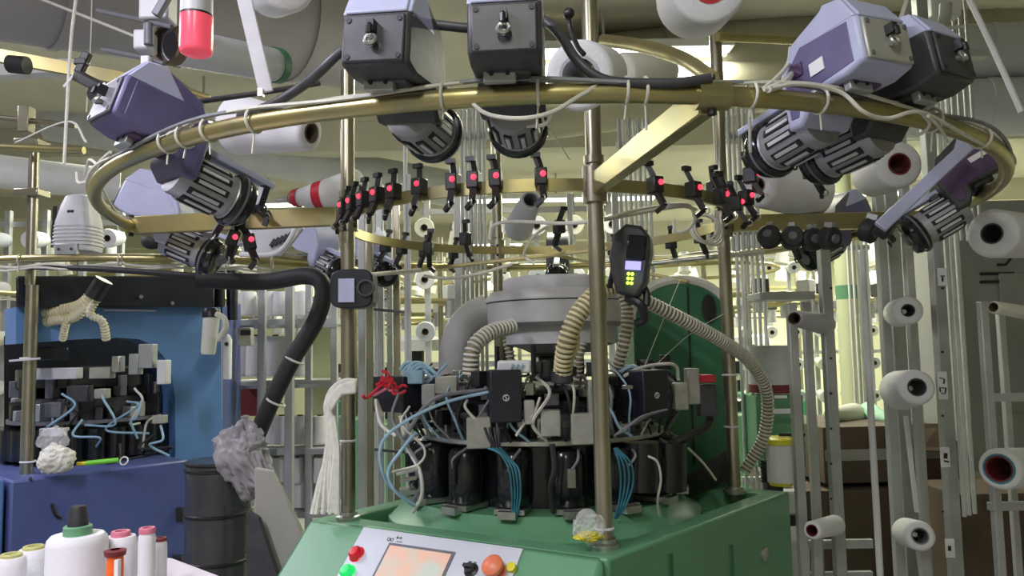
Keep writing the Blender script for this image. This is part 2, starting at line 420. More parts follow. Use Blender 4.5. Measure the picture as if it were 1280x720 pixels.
# --- drum on top
def lat(name, prof, m, z=0, n=48, parent=mach, dx=0, dy=0): return MB().lathe([(r, h) for r, h in prof], V((C0.x+dx, C0.y+dy, z)), (0, 0, 1), n).build(name, m, parent)
dr = lat('dust_fan_drum', [(0, 1.570), (.215, 1.570), (.231, 1.582), (.234, 1.600), (.234, 1.650), (.240, 1.652), (.240, 1.664), (.225, 1.684), (.180, 1.688), (0, 1.688)], K['lgrey'], dx=.062)
lat('drum_cap', [(.182, 1.686), (.182, 1.722), (.174, 1.730), (0, 1.733)], K['lgrey'], parent=dr, dx=.062)
lat('drum_seam', [(.2345, 1.648), (.2355, 1.648), (.2355, 1.652), (.2345, 1.652)], K['slot'], parent=dr, dx=.062)
lat('drum_hub', [(0, 1.485), (.10, 1.485), (.13, 1.50), (.185, 1.515), (.185, 1.57), (0, 1.57)], K['lgrey'], parent=dr, dx=.07)
lat('shaft', [(0, 1.30), (.052, 1.30), (.052, 1.47), (.075, 1.475), (.075, 1.49), (0, 1.49)], K['navy'], dx=.045)
for k in range(6):
    a = math.radians(60*k-100); q = C0 + V((.15*math.cos(a), .15*math.sin(a), 1.40)); MB().cyl(q, q+V((0, 0, .11)), .008, 8).build('drum_bolt', K['slot'], mach)
# --- base flange, cylinder, plates
lat('base_flange', [(.50, ZT-.07), (.50, ZT-.02), (.47, ZT-.005), (.45, ZT+.012), (.43, ZT+.034), (.30, ZT+.036), (0, ZT+.036)], K['green'])
lat('lower_drum', [(.335, ZT+.03), (.335, 1.23), (0, 1.23)], K['blackg'])
lat('feed_plate', [(.25, 1.226), (.385, 1.226), (.392, 1.231), (.392, 1.243), (.385, 1.247), (.25, 1.247)], K['steel'])
lat('cam_ring', [(.30, 1.245), (.30, 1.345), (.27, 1.36), (0, 1.36)], K['dgrey'])
lat('dial_plate', [(0, 1.36), (.31, 1.362), (.318, 1.368), (.318, 1.376), (.31, 1.38), (0, 1.382)], K['slot'])
lat('guide_ring', [(.33, 1.395), (.345, 1.395), (.345, 1.405), (.33, 1.405), (.33, 1.395)], K['steel'])
def pol(r, deg, z): a = math.radians(deg); return V((C0.x + r*math.cos(a), C0.y + r*math.sin(a), z))
def rz(deg): return MX.Rotation(math.radians(deg), 3, 'Z')
cols = ['steel', 'ivory', 'mgrey', 'slot', 'steel', 'dgrey', 'greyp']
for k in range(36):
    a = k*10 + random.uniform(-1.5, 1.5); h = random.uniform(.055, .095); wd = random.uniform(.028, .045)
    m = K[cols[(k*5+k//3) % 7]]
    q = pol(.325, a, 1.247+h/2)
    o = MB().box(q, (.06, wd, h), rz(a)).build('cam_block', m, mach, bevel=.003)
    MB().box(pol(.357, a, 1.247+h*.6), (.006, wd*.55, h*.3), rz(a)).build('cam_insert', K['slot' if k % 2 else 'steel'], o)
    MB().cyl(pol(.353, a+1.2, 1.262), pol(.365, a+1.2, 1.262), .005, 8).build('cam_screw', K['steel' if k % 2 else 'slot'], o)
for k in range(24):      # yarn guides
    a = k*15 + 4
    mb = MB().tube(catmull([pol(.34, a, 1.37), pol(.345, a+1, 1.40), pol(.30, a+3, 1.42), pol(.27, a+4, 1.385)], 4), .004, 6)
    mb.box(pol(.338, a, 1.372), (.03, .016, .022), rz(a)); mb.build('yarn_guide', K['steel' if k % 3 else 'slot'], mach)
for k in range(16):      # stepper motors under the plate
    a = k*22.5 + 8
    o = MB().lathe([(0, 0), (.046, 0), (.050, .006), (.050, .135), (.040, .15), (0, .15)], pol(.385, a, 1.068), (0, 0, 1), 18).build('motor', K['blackg'], mach)
    MB().box(pol(.385, a, 1.060), (.10, .085, .014), rz(a)).build('motor_foot', K['steel'], o); MB().box(pol(.445, a, 1.056), (.035, .05, .02), rz(a)).build('motor_clamp', K['steel'], o)
    mb = MB().box(pol(.438, a, 1.15), (.012, .022, .05), rz(a)); mb.build('connector', K['steel' if k % 3 == 0 else 'slot'], o)
    MB().tube(catmull([pol(.44, a, 1.17), pol(.455, a+2, 1.20), pol(.41, a+4, 1.225)], 5), .004, 6).build('lead', K['gcable'], o)
# ivory blocks on the plate
for (px0, px1, py0, py1, d) in ((584, 614, 521, 560, 2.10), (676, 700, 512, 545, 2.1), (714, 745, 516, 555, 2.08), (735, 750, 475, 520, 2.12), (842, 858, 478, 512, 2.3), (858, 872, 460, 505, 2.32), (545, 572, 470, 492, 2.2), (655, 668, 500, 530, 2.1)):
    a, b = P(px0, py1, d), P(px1, py0, d); MB().box((a+b)/2, (b.x-a.x, .05, b.z-a.z)).build('terminal_block', K['ivory'], mach, bevel=.004)
a, b = P(622, 467, 2.12), P(663, 450, 2.12); o = MB().box((a+b)/2, (b.x-a.x, .07, b.z-a.z)).build('connector_hood', K['wtube'], mach, bevel=.006)
mb = MB()
for i in range(3): q = P(640+i*6, 458, 2.08); mb.box(q, (.004, .004, .016), MX.Rotation(.5, 3, 'Y'))
mb.build('connector_mark', K['lblue'], o)
# black selector boxes
def selbox(pxa, pya, pxb, pyb, d, deg, depth=.085, emb=True):
    a, b = P(pxa, pyb, d), P(pxb, pya, d); w_ = (b-a).length; w_ = b.x-a.x; h_ = b.z-a.z; c = (a+b)/2
    R3 = rz(deg)
    o = MB().box(c + R3 @ V((0, depth/2, 0)), (w_, depth, h_), R3).build('selector_box', K['navy'], mach, bevel=.004)
    if emb:
        q = c + R3 @ V((0, -.001, 0)); nn = R3 @ V((0, -1, 0))
        mb = MB().torus(q+R3 @ V((0, 0, -.004)), nn, .008, .0012, 18, 5)
        mb.tube(catmull([q+R3 @ V((x, 0, z)) for x, z in ((.003, .002), (-.003, -.001), (.003, -.006), (-.003, -.010))], 4), .0011, 5); mb.build('emblem', K['lgrey'], o)
    return o
selbox(613, 462, 652, 529, 2.06, 8)
selbox(800, 462, 842, 523, 2.16, 34, .10)
selbox(457, 470, 512, 516, 2.20, -38, .09, False)
for a in (35, 85, 140): 
    q = pol(.44, a, 1.37); MB().box(q, (.085, .10, .13), rz(a)).build('selector_box', K['navy'], mach, bevel=.004)
MB().tube([P(778, 484, 2.13), P(790, 484, 2.14)], .006, 8).build('box_screw', K['steel'], mach)
# red and blue wiring on the left box
for k in range(12):
    p0 = P(484+random.uniform(-4, 10), 474+random.uniform(-2, 10), 2.14); pts = [p0]
    for j in range(4): pts.append(pts[-1] + V((random.uniform(-.02, .02), random.uniform(-.012, .012), random.uniform(-.016, .012))))
    MB().tube(catmull(pts, 4), .0045, 6).build('wire', K['redp' if k < 10 else 'pinkp'], mach)
for k in range(6):
    p0 = P(500+3*k, 462+k % 3*3, 2.18); MB().tube(catmull([p0, p0+V((.02, 0, .02)), p0+V((.05, .01, .012)), p0+V((.08, 0, -.012))], 4), .005, 6).build('wire', K['lblue'], mach)
a, b = P(504, 480, 2.2), P(530, 462, 2.2); MB().box((a+b)/2, (b.x-a.x, .05, b.z-a.z)).build('valve_block', K['lblue'], mach, bevel=.004)
a, b = P(528, 506, 2.2), P(545, 480, 2.2); MB().box((a+b)/2, (b.x-a.x, .05, b.z-a.z)).build('valve_block', K['greyp'], mach, bevel=.004)
a, b = P(874, 478, 2.3), P(892, 468, 2.3); MB().box((a+b)/2, (b.x-a.x, .05, b.z-a.z)).build('valve_block', K['redp'], mach, bevel=.004)
a, b = P(873, 520, 2.32), P(893, 480, 2.32); MB().box((a+b)/2, (b.x-a.x, .05, b.z-a.z)).build('valve_block', K['dgrey'], mach, bevel=.004)
# cables
def cable(pp, r, m, name='cable', parent=mach, n=8, k=7): return MB().tube(catmull([P(*q) for q in pp], n), r, k).build(name, m, parent)
cable([(500, 520, 2.15), (510, 560, 2.12), (525, 590, 2.1), (527, 620, 2.12), (516, 640, 2.16)], .0055, K['cable'])
cable([(612, 490, 2.1), (560, 502, 2.08), (510, 525, 2.06), (477, 555, 2.06), (482, 600, 2.1), (515, 630, 2.15)], .0045, K['lblue'])
cable([(520, 540, 2.1), (500, 565, 2.08), (485, 590, 2.08), (495, 615, 2.1), (520, 632, 2.14)], .0045, K['lblue'])
cable([(498, 492, 2.13), (490, 520, 2.12), (500, 545, 2.11), (520, 575, 2.1), (526, 605, 2.12), (515, 628, 2.15)], .004, K['gcable'])
cable([(512, 508, 2.14), (502, 530, 2.10), (530, 560, 2.1), (523, 580, 2.1), (490, 590, 2.1)], .0035, K['cable'])
cable([(478, 520, 2.2), (470, 500, 2.2), (476, 530, 2.16), (495, 545, 2.12)], .005, K['cable'])
cable([(584, 500, 2.1), (582, 510, 2.08), (600, 530, 2.08), (612, 540, 2.08)], .004, K['cable'])
cable([(675, 497, 2.1), (668, 515, 2.08), (655, 530, 2.08), (645, 545, 2.08)], .004, K['cable'])
cable([(505, 548, 2.12), (540, 500, 2.1), (600, 488, 2.14), (625, 485, 2.16)], .006, K['gcable'])
for k in range(4):
    cable([(610+5*k, 560, 2.03), (626+5*k, 568+3*k, 2.02+.01*k), (637+4*k, 590, 2.03), (640+3.5*k, 620, 2.06), (640+1.5*k, 652, 2.09)], .0028, K['teal'])
    cable([(768+k, 560, 2.02), (774+5*k, 580, 2.03), (776+5*k, 605, 2.06), (773+3*k, 632, 2.08), (768+k, 648, 2.1)], .0028, K['teal'])
    cable([(768+4*k, 545-2*k, 2.1), (780+6*k, 535-4*k, 2.1), (795+7*k, 528-4*k, 2.12), (810+8*k, 518-2*k, 2.14)], .003, K['gcable'])
    cable([(606+6*k, 535, 2.06), (612+4*k, 550, 2.04), (622+k, 565, 2.04), (628, 590, 2.05)], .004, K['rubber'])
cable([(755, 500, 2.1), (765, 515, 2.1), (775, 535, 2.1), (790, 545, 2.12)], .004, K['lblue'])
cable([(780, 470, 2.18), (800, 460, 2.2), (830, 455, 2.22), (845, 458, 2.25), (848, 475, 2.27)], .005, K['cable'])
cable([(775, 465, 2.2), (790, 458, 2.2), (800, 462, 2.2)], .006, K['lblue'])
cable([(690, 555, 2.05), (693, 585, 2.04), (688, 610, 2.05), (692, 640, 2.08)], .008, K['rubber'])
cable([(810, 570, 2.15), (822, 578, 2.14), (826, 600, 2.15), (822, 625, 2.17), (824, 645, 2.2)], .0035, K['cable'])
cable([(830, 560, 2.3), (860, 545, 2.3), (885, 530, 2.35), (888, 500, 2.4)], .012, K['rubber'])
cable([(860, 560, 2.4), (880, 580, 2.42), (895, 600, 2.44)], .004, K['cable'])
# steel rods at the left plate edge
for (a, b) in (((495, 592), (522, 586)), ((500, 601), (520, 597))): MB().tube([P(*a, 2.08), P(*b, 2.1)], .006, 8).build('rod', K['steel'], mach)
# black tall motor covers at the right
for (px, d) in ((800, 2.2), (835, 2.3)):
    MB().cyl(P(px, 612, d), P(px, 552, d), .055, 18).build('motor_cover', K['blackg'], mach)
# small fittings crowding the cylinder
for k in range(64):
    a = 180 + k*2.9 + random.uniform(-1, 1); z = random.uniform(1.26, 1.45); r_ = random.uniform(.33, .41)
    o = MB().box(pol(r_, a, z), (random.uniform(.02, .06), random.uniform(.015, .04), random.uniform(.012, .05)), rz(a+random.uniform(-20, 20))).build('fitting', K[random.choice(['slot', 'black', 'dgrey', 'galv', 'steel', 'mgrey', 'slot', 'ivory'])], mach, bevel=.002)
for k in range(26):
    a = 182 + k*7; q0, q1 = pol(.36, a, 1.42+.02*(k % 3)), pol(.41, a+4, 1.245)
    MB().tube(catmull([q0, pol(.45, a+random.uniform(-3, 6), 1.38), pol(.44, a+random.uniform(-4, 8), 1.30), q1], 6), random.choice([.003, .004, .005]), 6).build('wire', K[random.choice(['rubber', 'gcable', 'rubber', 'rubber', 'lblue', 'cable'])], mach)
# corrugated hoses
def hose(pp, r, mw, mg, name='suction_hose', pitch=.0135, parent=mach, label=None):
    path = catmull([P(*q) for q in pp], 14)
    o = MB().tube(path, r*.80, 12).build(name, mg, parent, label=label)
    # resample by arc length for the coil rings
    L = 0; mb = MB(); nxt = 0
    for i in range(len(path)-1):
        a, b = path[i], path[i+1]; dl = (b-a).length
        while nxt <= L+dl:
            t = (nxt-L)/max(dl, 1e-6); q = a.lerp(b, t); mb.torus(q, b-a, r*.86, r*.17, 12, 6); nxt += pitch
        L += dl
    mb.build('hose_coil', mw, o, kind='stuff')
    return o
hose([(768, 356, 2.10), (745, 368, 2.08), (722, 395, 2.06), (708, 430, 2.06), (703, 470, 2.1)], .027, K['hose'], K['hosed'], label='cream ribbed hose curving down left of the front post')
hose([(778, 362, 2.22), (785, 390, 2.22), (780, 430, 2.22), (770, 465, 2.25)], .020, K['hosew'], K['hosed'])
hose([(640, 408, 2.3), (612, 416, 2.24), (592, 435, 2.2), (588, 468, 2.2)], .024, K['hosew'], K['hosed'], label='white ribbed hose below the drum')
hose([(806, 376, 2.25), (850, 398, 2.3), (900, 425, 2.42), (937, 452, 2.58), (958, 490, 2.66), (955, 545, 2.7), (930, 590, 2.72)], .022, K['hosew'], K['hosed'], label='long ribbed hose crossing the green cabinet')
hose([(633, 420, 2.5), (637, 440, 2.5), (640, 465, 2.5)], .016, K['hosew'], K['hosed'])
hose([(728, 430, 2.3), (724, 450, 2.3), (722, 475, 2.32)], .014, K['hosew'], K['hosed'])
MB().tube(catmull([P(765, 352, 2.12), P(785, 364, 2.14), P(800, 376, 2.2)], 6), .022, 12).build('hose_elbow', K['hose'], mach)
MB().tube(catmull([P(690, 440, 2.1), P(718, 400, 2.06), P(722, 430, 2.07), P(708, 462, 2.1)][1:], 6), .006, 8).build('cable', K['hose'], mach)
mb = MB().lathe([(0, 0), (.03, 0), (.03, .03), (0, .03)], P(703, 478, 2.1), V((0, 0, 1)), 16); mb.lathe([(0, 0), (.022, 0), (.022, .05), (0, .05)], P(703, 480, 2.1), (0, 0, 1), 16); mb.build('hose_socket', K['dgrey'], mach)
# green column at the back right with arched top and pale rim
G0 = P(797, 560, 2.86); G1 = P(918, 560, 2.86); gw = G1.x-G0.x; gc = (G0.x+G1.x)/2; zt = P(850, 352, 2.86).z
prof = [(-gw/2, -(zt-.9)), (gw/2, -(zt-.9)), (gw/2, -.14)] + [(gw/2*math.cos(t)*1.0, -.14 + .14*math.sin(t)) for t in [PI*i/14 for i in range(1, 14)]] + [(-gw/2, -.14)]
colm = MB().prism(prof, (gc, 3.05, zt), V((1, 0, 0)), V((0, 0, 1)), V((0, 1, 0)), .38).build('drive_column', K['dgreen'], mach, bevel=.01)
rim = [V((gc + (gw/2+.008)*math.cos(t), 2.87, zt-.14+.148*math.sin(t))) for t in [PI*i/18 for i in range(0, 19)]]
MB().tube(rim, .012, 8, flat=(.020, .022)).build('column_rim', K['cable'], colm)
MB().box(((P(865, 500, 2.855).x), 2.857, zt-.35), (.006, .006, .66)).build('column_seam', K['black'], colm)
q = P(886, 386, 2.855); mb = MB().lathe([(0, 0), (.030, 0), (.034, .004), (.034, .008), (0, .010)], q+V((0, .004, 0)), (0, -1, 0), 20); mb.v = [V((q.x+(p.x-q.x)*.75, p.y, q.z+(p.z-q.z)*1.6)) for p in mb.v]; mb.build('column_port', K['black'], colm)
# dark sheets behind both posts, shade inside the base put into their colour
MB().hull2([P(822, 640, 2.5), P(912, 600, 2.66), P(912, 560, 2.66), P(850, 600, 2.5)], [P(822, 640, 2.56), P(912, 600, 2.72), P(912, 560, 2.72), P(850, 600, 2.56)]).build('shade_sheet', K['black'], mach)
MB().hull2([P(446, 648, 2.38), P(545, 648, 2.5), P(560, 617, 2.62), P(500, 628, 2.5)], [P(446, 648, 2.44), P(545, 648, 2.56), P(560, 617, 2.68), P(500, 628, 2.56)]).build('shade_sheet', K['dgreen'], mach)
# grey side duct behind the drum
MB().tube(catmull([P(612, 385, 2.75), P(585, 400, 2.75), P(570, 430, 2.75), P(566, 470, 2.75)], 8), .055, 14).build('air_duct', K['lgrey'], mach)
# cables running round the feeder ring with ties
for ph, m, r in ((0, 'cable', .006), (1.3, 'cable', .005), (2.4, 'gcable', .007)):
    pts = []
    for i in range(181):
        a = 2*PI*i/180; s = a*9+ph
        pts.append(ringp(a, .018+.007*math.sin(s*1.7+ph), RR + (.010+.008*math.sin(s))*(-1 if ph == 1.3 else 1)))
    MB().tube(pts[:-1], r*.6, 6, closed=True).build('ring_cable', K[m], mach)
for px in (210, 232, 262, 318, 555, 672, 782, 806, 938, 1025, 1165, 1225):
    a = ring_at(px); q = ringp(a); t = V((-math.sin(a), math.cos(a), 0)); o = MB().torus(q+V((0, 0, .004)), t, .0215, .0028, 16, 6)
    dl = random.uniform(.015, .05)
    o.tube([q+V((0, 0, -.018)), q+V((random.uniform(-.006, .006), 0, -.018-dl))], .0018, 5); o.build('cable_tie', K['cable'], mach)
cable([(555, 109, 1.28), (580, 120, 1.22), (608, 142, 1.19), (650, 148, 1.18), (690, 140, 1.18), (728, 118, 1.18), (765, 101, 1.2), (840, 103, 1.2), (890, 95, 1.21)], .0036, K['cable'], 'loose_cable')
cable([(690, 140, 1.18), (682, 155, 1.2), (660, 158, 1.25)], .003, K['cable'], 'loose_cable')
cable([(955, 112, 1.2), (1000, 105, 1.22), (1050, 115, 1.24), (1080, 140, 1.24), (1110, 148, 1.27), (1150, 140, 1.3), (1200, 165, 1.4), (1245, 190, 1.6)], .0036, K['cable'], 'loose_cable')
cable([(1150, 140, 1.3), (1162, 155, 1.33), (1150, 168, 1.35), (1140, 165, 1.36)], .003, K['cable'], 'loose_cable')
cable([(1160, 145, 1.3), (1175, 160, 1.36), (1185, 178, 1.4)], .003, K['cable'], 'loose_cable')
cable([(955, 110, 1.2), (970, 98, 1.25), (985, 80, 1.35), (988, 60, 1.45)], .004, K['cable'], 'loose_cable')
cable([(960, 112, 1.2), (978, 104, 1.25), (990, 92, 1.35)], .006, K['cable'], 'loose_cable')
cable([(106, 218, 1.9), (112, 200, 1.85), (125, 208, 1.8), (135, 203, 1.75), (150, 208, 1.7), (200, 175, 1.55), (240, 155, 1.45)], .004, K['cable'], 'loose_cable')
cable([(96, 215, 1.92), (98, 228, 1.92), (110, 225, 1.9), (122, 205, 1.85), (138, 190, 1.8)], .004, K['cable'], 'loose_cable')
# white cable draped between left, front and right
cable([(525, 338, 2.75), (480, 342, 2.6), (448, 345, 2.35)], .008, K['cable'], 'loose_cable')
cable([(530, 345, 2.75), (560, 348, 2.7), (600, 342, 2.7), (640, 330, 2.7)], .006, K['cable'], 'loose_cable')
cable([(612, 300, 2.6), (616, 283, 2.6), (640, 277, 2.5), (700, 279, 2.3), (745, 276, 2.0), (790, 268, 2.1), (850, 258, 2.25), (870, 262, 2.3)], .006, K['cable'], 'loose_cable')
cable([(755, 274, 2.0), (800, 262, 2.1), (855, 255, 2.25), (868, 270, 2.3), (862, 285, 2.3), (845, 290, 2.3), (842, 275, 2.3)], .005, K['cable'], 'loose_cable')
for k in range(4):
    MB().torus(P(880+2*k, 285+k, 2.38), V((.3*k-.4, -1, .15*k)), .042+.004*k, .0035, 26, 6).build('cable_coil', K['cable'], mach)
cable([(668, 330, 2.6), (655, 318, 2.6), (668, 295, 2.5), (690, 280, 2.4)], .005, K['cable'], 'loose_cable')

# ================================================================== yarn feeders on the ring
def feeder(a, label, body='dgrey', face='dgrey', side=None, tilt=0, sc=1.07, roll=0.0, top='lav', rail=True, dz=.0, dr=0.0, cfg=None):
    q = ringp(a, dz, RR+dr)
    yv = V((-math.cos(a), -math.sin(a), 0)); t = math.radians(tilt)
    y = (yv*math.cos(t) - V((0, 0, 1))*math.sin(t)).normalized()
    x = y.cross(V((0, 0, 1))).normalized(); z = x.cross(y)
    R3 = MX(((x.x, y.x, z.x), (x.y, y.y, z.y), (x.z, y.z, z.z))) @ MX.Rotation(roll, 3, 'Y')
    r = thing('yarn_feeder', label, 'yarn feeder', q, 'yarn feeders clamped on the feeder ring', R3)
    r.scale = (sc, sc, sc)
    X, Y, Z = V((1, 0, 0)), V((0, 1, 0)), V((0, 0, 1)); za = .067
    hw = .053
    B_ = lambda mb, n, m, **k: mb.build(n, K[m], r, local=True, **k)
    # head: side profile in (y, z), a hook that reaches over the ring and carries the drum behind it
    poly = [(-.088, za-.036), (-.088, za+.036), (-.062, za+.082), (-.030, za+.090), (.05, za+.066), (.085, za+.020), (.085, -.012), (.056, -.014), (.034, .008), (.030, .030), (-.05, za-.044)]
    head = B_(MB().prism(poly, (0, 0, 0), Y, Z, X, hw*2), 'head', body, bevel=.006)
    tc = [((-1, .048, -.0905, za+.041), (1, .048, -.0905, za+.041), (1, .045, -.0650, za+.085), (-1, .045, -.0650, za+.085)), ((-1, .048, -.086, za+.038), (1, .048, -.086, za+.038), (1, .045, -.060, za+.081), (-1, .045, -.060, za+.081))]
    mb = MB().hull2(*[[V((s*w_, y_, z_)) for s, w_, y_, z_ in q_] for q_ in tc])
    mb.hull2([V((s*.0538, y_, z_)) for s, y_, z_ in ((-1, -.064, za+.0825), (1, -.064, za+.0825), (1, -.030, za+.0915), (-1, -.030, za+.0915))],
             [V((s*.0538, y_, z_)) for s, y_, z_ in ((-1, -.0865, za+.039), (1, -.0865, za+.039), (1, .020, za+.045), (-1, .020, za+.045))])
    B_(mb, 'top_cover', top, bevel=.003)
    fp = B_(MB().box((0, -.091, za), (.094, .006, .070)), 'face_plate', face, bevel=.005)
    for sx in (-1, 1):
        for sz in (-1, 1): MB().cyl((sx*.039, -.0935, za+sz*.027), (sx*.039, -.0955, za+sz*.027), .0042, 8).build('plate_screw', K['mgrey' if face != 'dgrey' else 'slot'], fp, local=True)
    mb = MB().torus((0, -.104, za-.006), (0, -1, .3), .008, .0028, 14, 6); mb.tube([(0, -.094, za-.006), (0, -.104, za-.012)], .005, 8)
    mb.build('eyelet', K['steel'], fp, local=True)
    mb = MB().box((0, -.100, za+.014), (.011, .018, .016)); mb.tube([(0, -.096, za+.022), (0, -.112, za+.010), (.0, -.112, za)], .0042, 6); mb.build('tensioner', K['black'], fp, local=True)
    if side:
        for s in (-1, 1):
            yz = ((-.070, za-.030), (-.070, za+.038), (.03, za+.050), (.074, za+.016), (.074, .004), (.056, .002), (.044, za-.034))
            MB().hull2([V((s*.0540, p[0], p[1])) for p in yz], [V((s*.051, p[0], p[1])) for p in yz]).build('side_cover', K[side], r, local=True, bevel=.002)
    lb = B_(MB().box((0, -.012, .026), (.066, .060, .014)), 'mount_block', 'dgrey' if body == 'dgrey' else 'dpurple', bevel=.004)
    MB().box((-.012, -.034, .020), (.048, .014, .024)).build('clamp', K['galv'], r, local=True, bevel=.002)
    for s in (-1, 1): MB().cyl((s*.012-.012, -.0405, .020), (s*.012-.012, -.043, .020), .0036, 8).build('clamp_screw', K['slot'], lb, local=True)
    dz_ = .004
    d = MB().lathe([(0, .060), (.041, .060), (.043, .066), (.045, .145), (.043, .170), (.046, .174), (0, .174)], (0, 0, dz_), Y, 28); drum = B_(d, 'drum', 'drum')
    mb = MB(); lb_ = MB()
    for k in range(12):
        aa = 2*PI*k/12 + .26; c, s = math.cos(aa), math.sin(aa); n = V((c, 0, s)); tt = V((-s, 0, c)); o = V((0, .118, dz_))
        Q = MX(((tt.x, 0, n.x), (tt.y, 1, n.y), (tt.z, 0, n.z)))
        mb.box(o + n*.0447, (.013, .070, .004), Q); lb_.box(o + n*.0463, (.0065, .054, .0045), Q)
    mb.build('drum_slot', K['slot'], drum, local=True); lb_.build('drum_rib', K['lgrey'], drum, local=True)
    wh = B_(MB().lathe([(.043, .172), (.050, .174), (.0535, .180), (.0535, .190), (.049, .195), (.0495, .200), (.045, .210), (.033, .214), (.0, .215)], (0, 0, dz_), Y, 32), 'wheel', 'blackg')
    mb = MB().lathe([(.0542, .1825), (.0542, .1875)], (0, 0, dz_), Y, 32); mb.lathe([(0, .220), (.018, .218), (.020, .214)], (0, 0, dz_), Y, 18); mb.build('wheel_band', K['mgrey'], wh, local=True)
    if rail:
        rl = B_(MB().box((0, .160, dz_+.064), (.026, .19, .014)), 'rail', top, bevel=.003)
        mb = MB().box((0, .240, dz_+.042), (.022, .014, .06)); mb.torus((0, .252, dz_+.012), Y, .008, .0025, 12, 6); mb.build('eyelet_bracket', K['black'], rl, local=True, bevel=.002)
        MB().box((0, .10, dz_+.054), (.03, .02, .014)).build('lever', K['dgrey'], rl, local=True)
    return r
f1 = feeder(ring_at(494), 'dark grey yarn feeder with lavender cap, left of the two at top centre', roll=.06)
f2 = feeder(ring_at(637), 'dark grey yarn feeder at top centre, nearest the large white cone')
f3 = feeder(ring_at(1062), 'pale faced yarn feeder with lavender cap on the right of the ring', 'lav', 'face', 'purple', tilt=9, roll=.0)
f3['label'] = 'pale faced lavender yarn feeder standing on the right of the brass ring'
f4 = feeder(ring_at(1140), 'dark yarn feeder with lavender cap just right of the pale faced one', 'dgrey', 'dgrey', tilt=10, roll=.0)
f5 = feeder(math.radians(-17), 'plum and grey yarn feeder lying low at the right end of the ring', 'dgrey', 'dgrey', 'dpurple', tilt=30, sc=1.12, roll=.25, dz=.0)
f6 = feeder(ring_at(178), 'big purple yarn feeder tilted over the left end of the ring', 'purple', 'mgrey', 'purple', tilt=18, sc=1.12, dz=-.01)
f7 = feeder(math.radians(181), 'lavender yarn feeder behind the square arm at left end of the ring', 'lav', 'mgrey', 'lav', tilt=24, sc=1.2)
f8 = feeder(math.radians(139), 'pale lavender yarn feeder left of the left post, beyond the drum', 'lav', 'mgrey', tilt=20, sc=1.1)
f9 = feeder(math.radians(127), 'pale lavender yarn feeder just right of the left post, beyond the drum', 'lav', 'mgrey', tilt=20, sc=1.1)
f10 = feeder(math.radians(84), 'grey yarn feeder at the back of the ring above the dust drum', 'mgrey', 'mgrey', top='greyp', tilt=20)
f11 = feeder(math.radians(20), 'yarn feeder with pale blue cap behind the square arm at right', 'mgrey', 'mgrey', 'purple', tilt=24, sc=1.1)
MB().bar(P(1212, 180, 2.0), P(1100, 284, 1.94), .034, .014, V((0, -1, .5))).build('guide_bar', K['lav'], f5, bevel=.003, label='long pale lavender guide bar')
# white label stickers
def sticker(f, x, y, z, sx, sy, sz, m='paper'): MB().box((x, y, z), (sx, sy, sz)).build('sticker', K[m], f, local=True)
sticker(f3, -.0555, .0, .065, .002, .030, .022); sticker(f3, -.0555, .045, .08, .002, .03, .022, 'dpurple')
sticker(f5, -.0555, -.03, .080, .002, .05, .014)
# black yarn arm and rod on the purple feeder
arm = thing('yarn_guide_arm', 'black jointed yarn guide arm with white sticker above the purple feeder', 'guide arm', P(150, 122, 1.72))
mb = MB().bar(P(154, 125, 1.70), P(98, 95, 1.78), .030, .026); mb.build('arm_body', K['black'], arm, bevel=.004)
mb = MB().bar(P(98, 92, 1.78), P(110, 66, 1.78), .018, .020); mb.box(P(102, 78, 1.78), (.03, .02, .016)); mb.build('guide_tip', K['black'], arm, bevel=.003)
MB().cyl(P(122, 118, 1.74), P(122, 118, 1.70), .022, 16).build('roller', K['dgrey'], arm)
MB().box(P(129, 110, 1.685), (.018, .002, .020), MX.Rotation(-.5, 3, 'Y')).build('sticker', K['paper'], arm)
MB().bar(P(100, 84, 1.78), P(79, 109, 1.76), .012, .004).build('ceramic_blade', K['paper'], arm)
# tensioner arm over feeder 2
o = thing('yarn_brake', 'black yarn brake hanging above the right of the two centre feeders', 'yarn brake', P(628, 10, 1.16))
MB().bar(P(628, -6, 1.15), P(629, 36, 1.13), .014, .014).build('brake_arm', K['black'], o, bevel=.003)
MB().box(P(615, 8, 1.15), (.014, .016, .024)).build('brake_disc', K['black'], o); MB().box(P(640, 6, 1.15), (.012, .016, .02)).build('brake_disc', K['black'], o)
# dark sleeve looping over the feeders
tag(MB().tube(catmull([P(*q) for q in ((300, 146, 1.42), (345, 128, 1.34), (388, 100, 1.26), (430, 62, 1.24), (480, 38, 1.27), (535, 31, 1.27), (592, 35, 1.27), (640, 26, 1.28), (676, 24, 1.27), (700, 44, 1.24), (720, 74, 1.2), (745, 95, 1.19), (775, 103, 1.19), (840, 104, 1.19), (888, 98, 1.2))], 8), .0085, 10).build('cable_sleeve', K['dgrey']), 'grey cable sleeve looping behind the two top centre feeders', 'cable')
tag(MB().tube(catmull([P(*q) for q in ((711, 22, 1.3), (713, 36, 1.3), (722, 58, 1.28), (730, 68, 1.27))], 6), [.007]+[.0045]*18, 8).sphere(P(711, 17, 1.3), .0105).build('antenna_stub', K['black']), 'black ball ended stub in front of the large cone', 'stub')

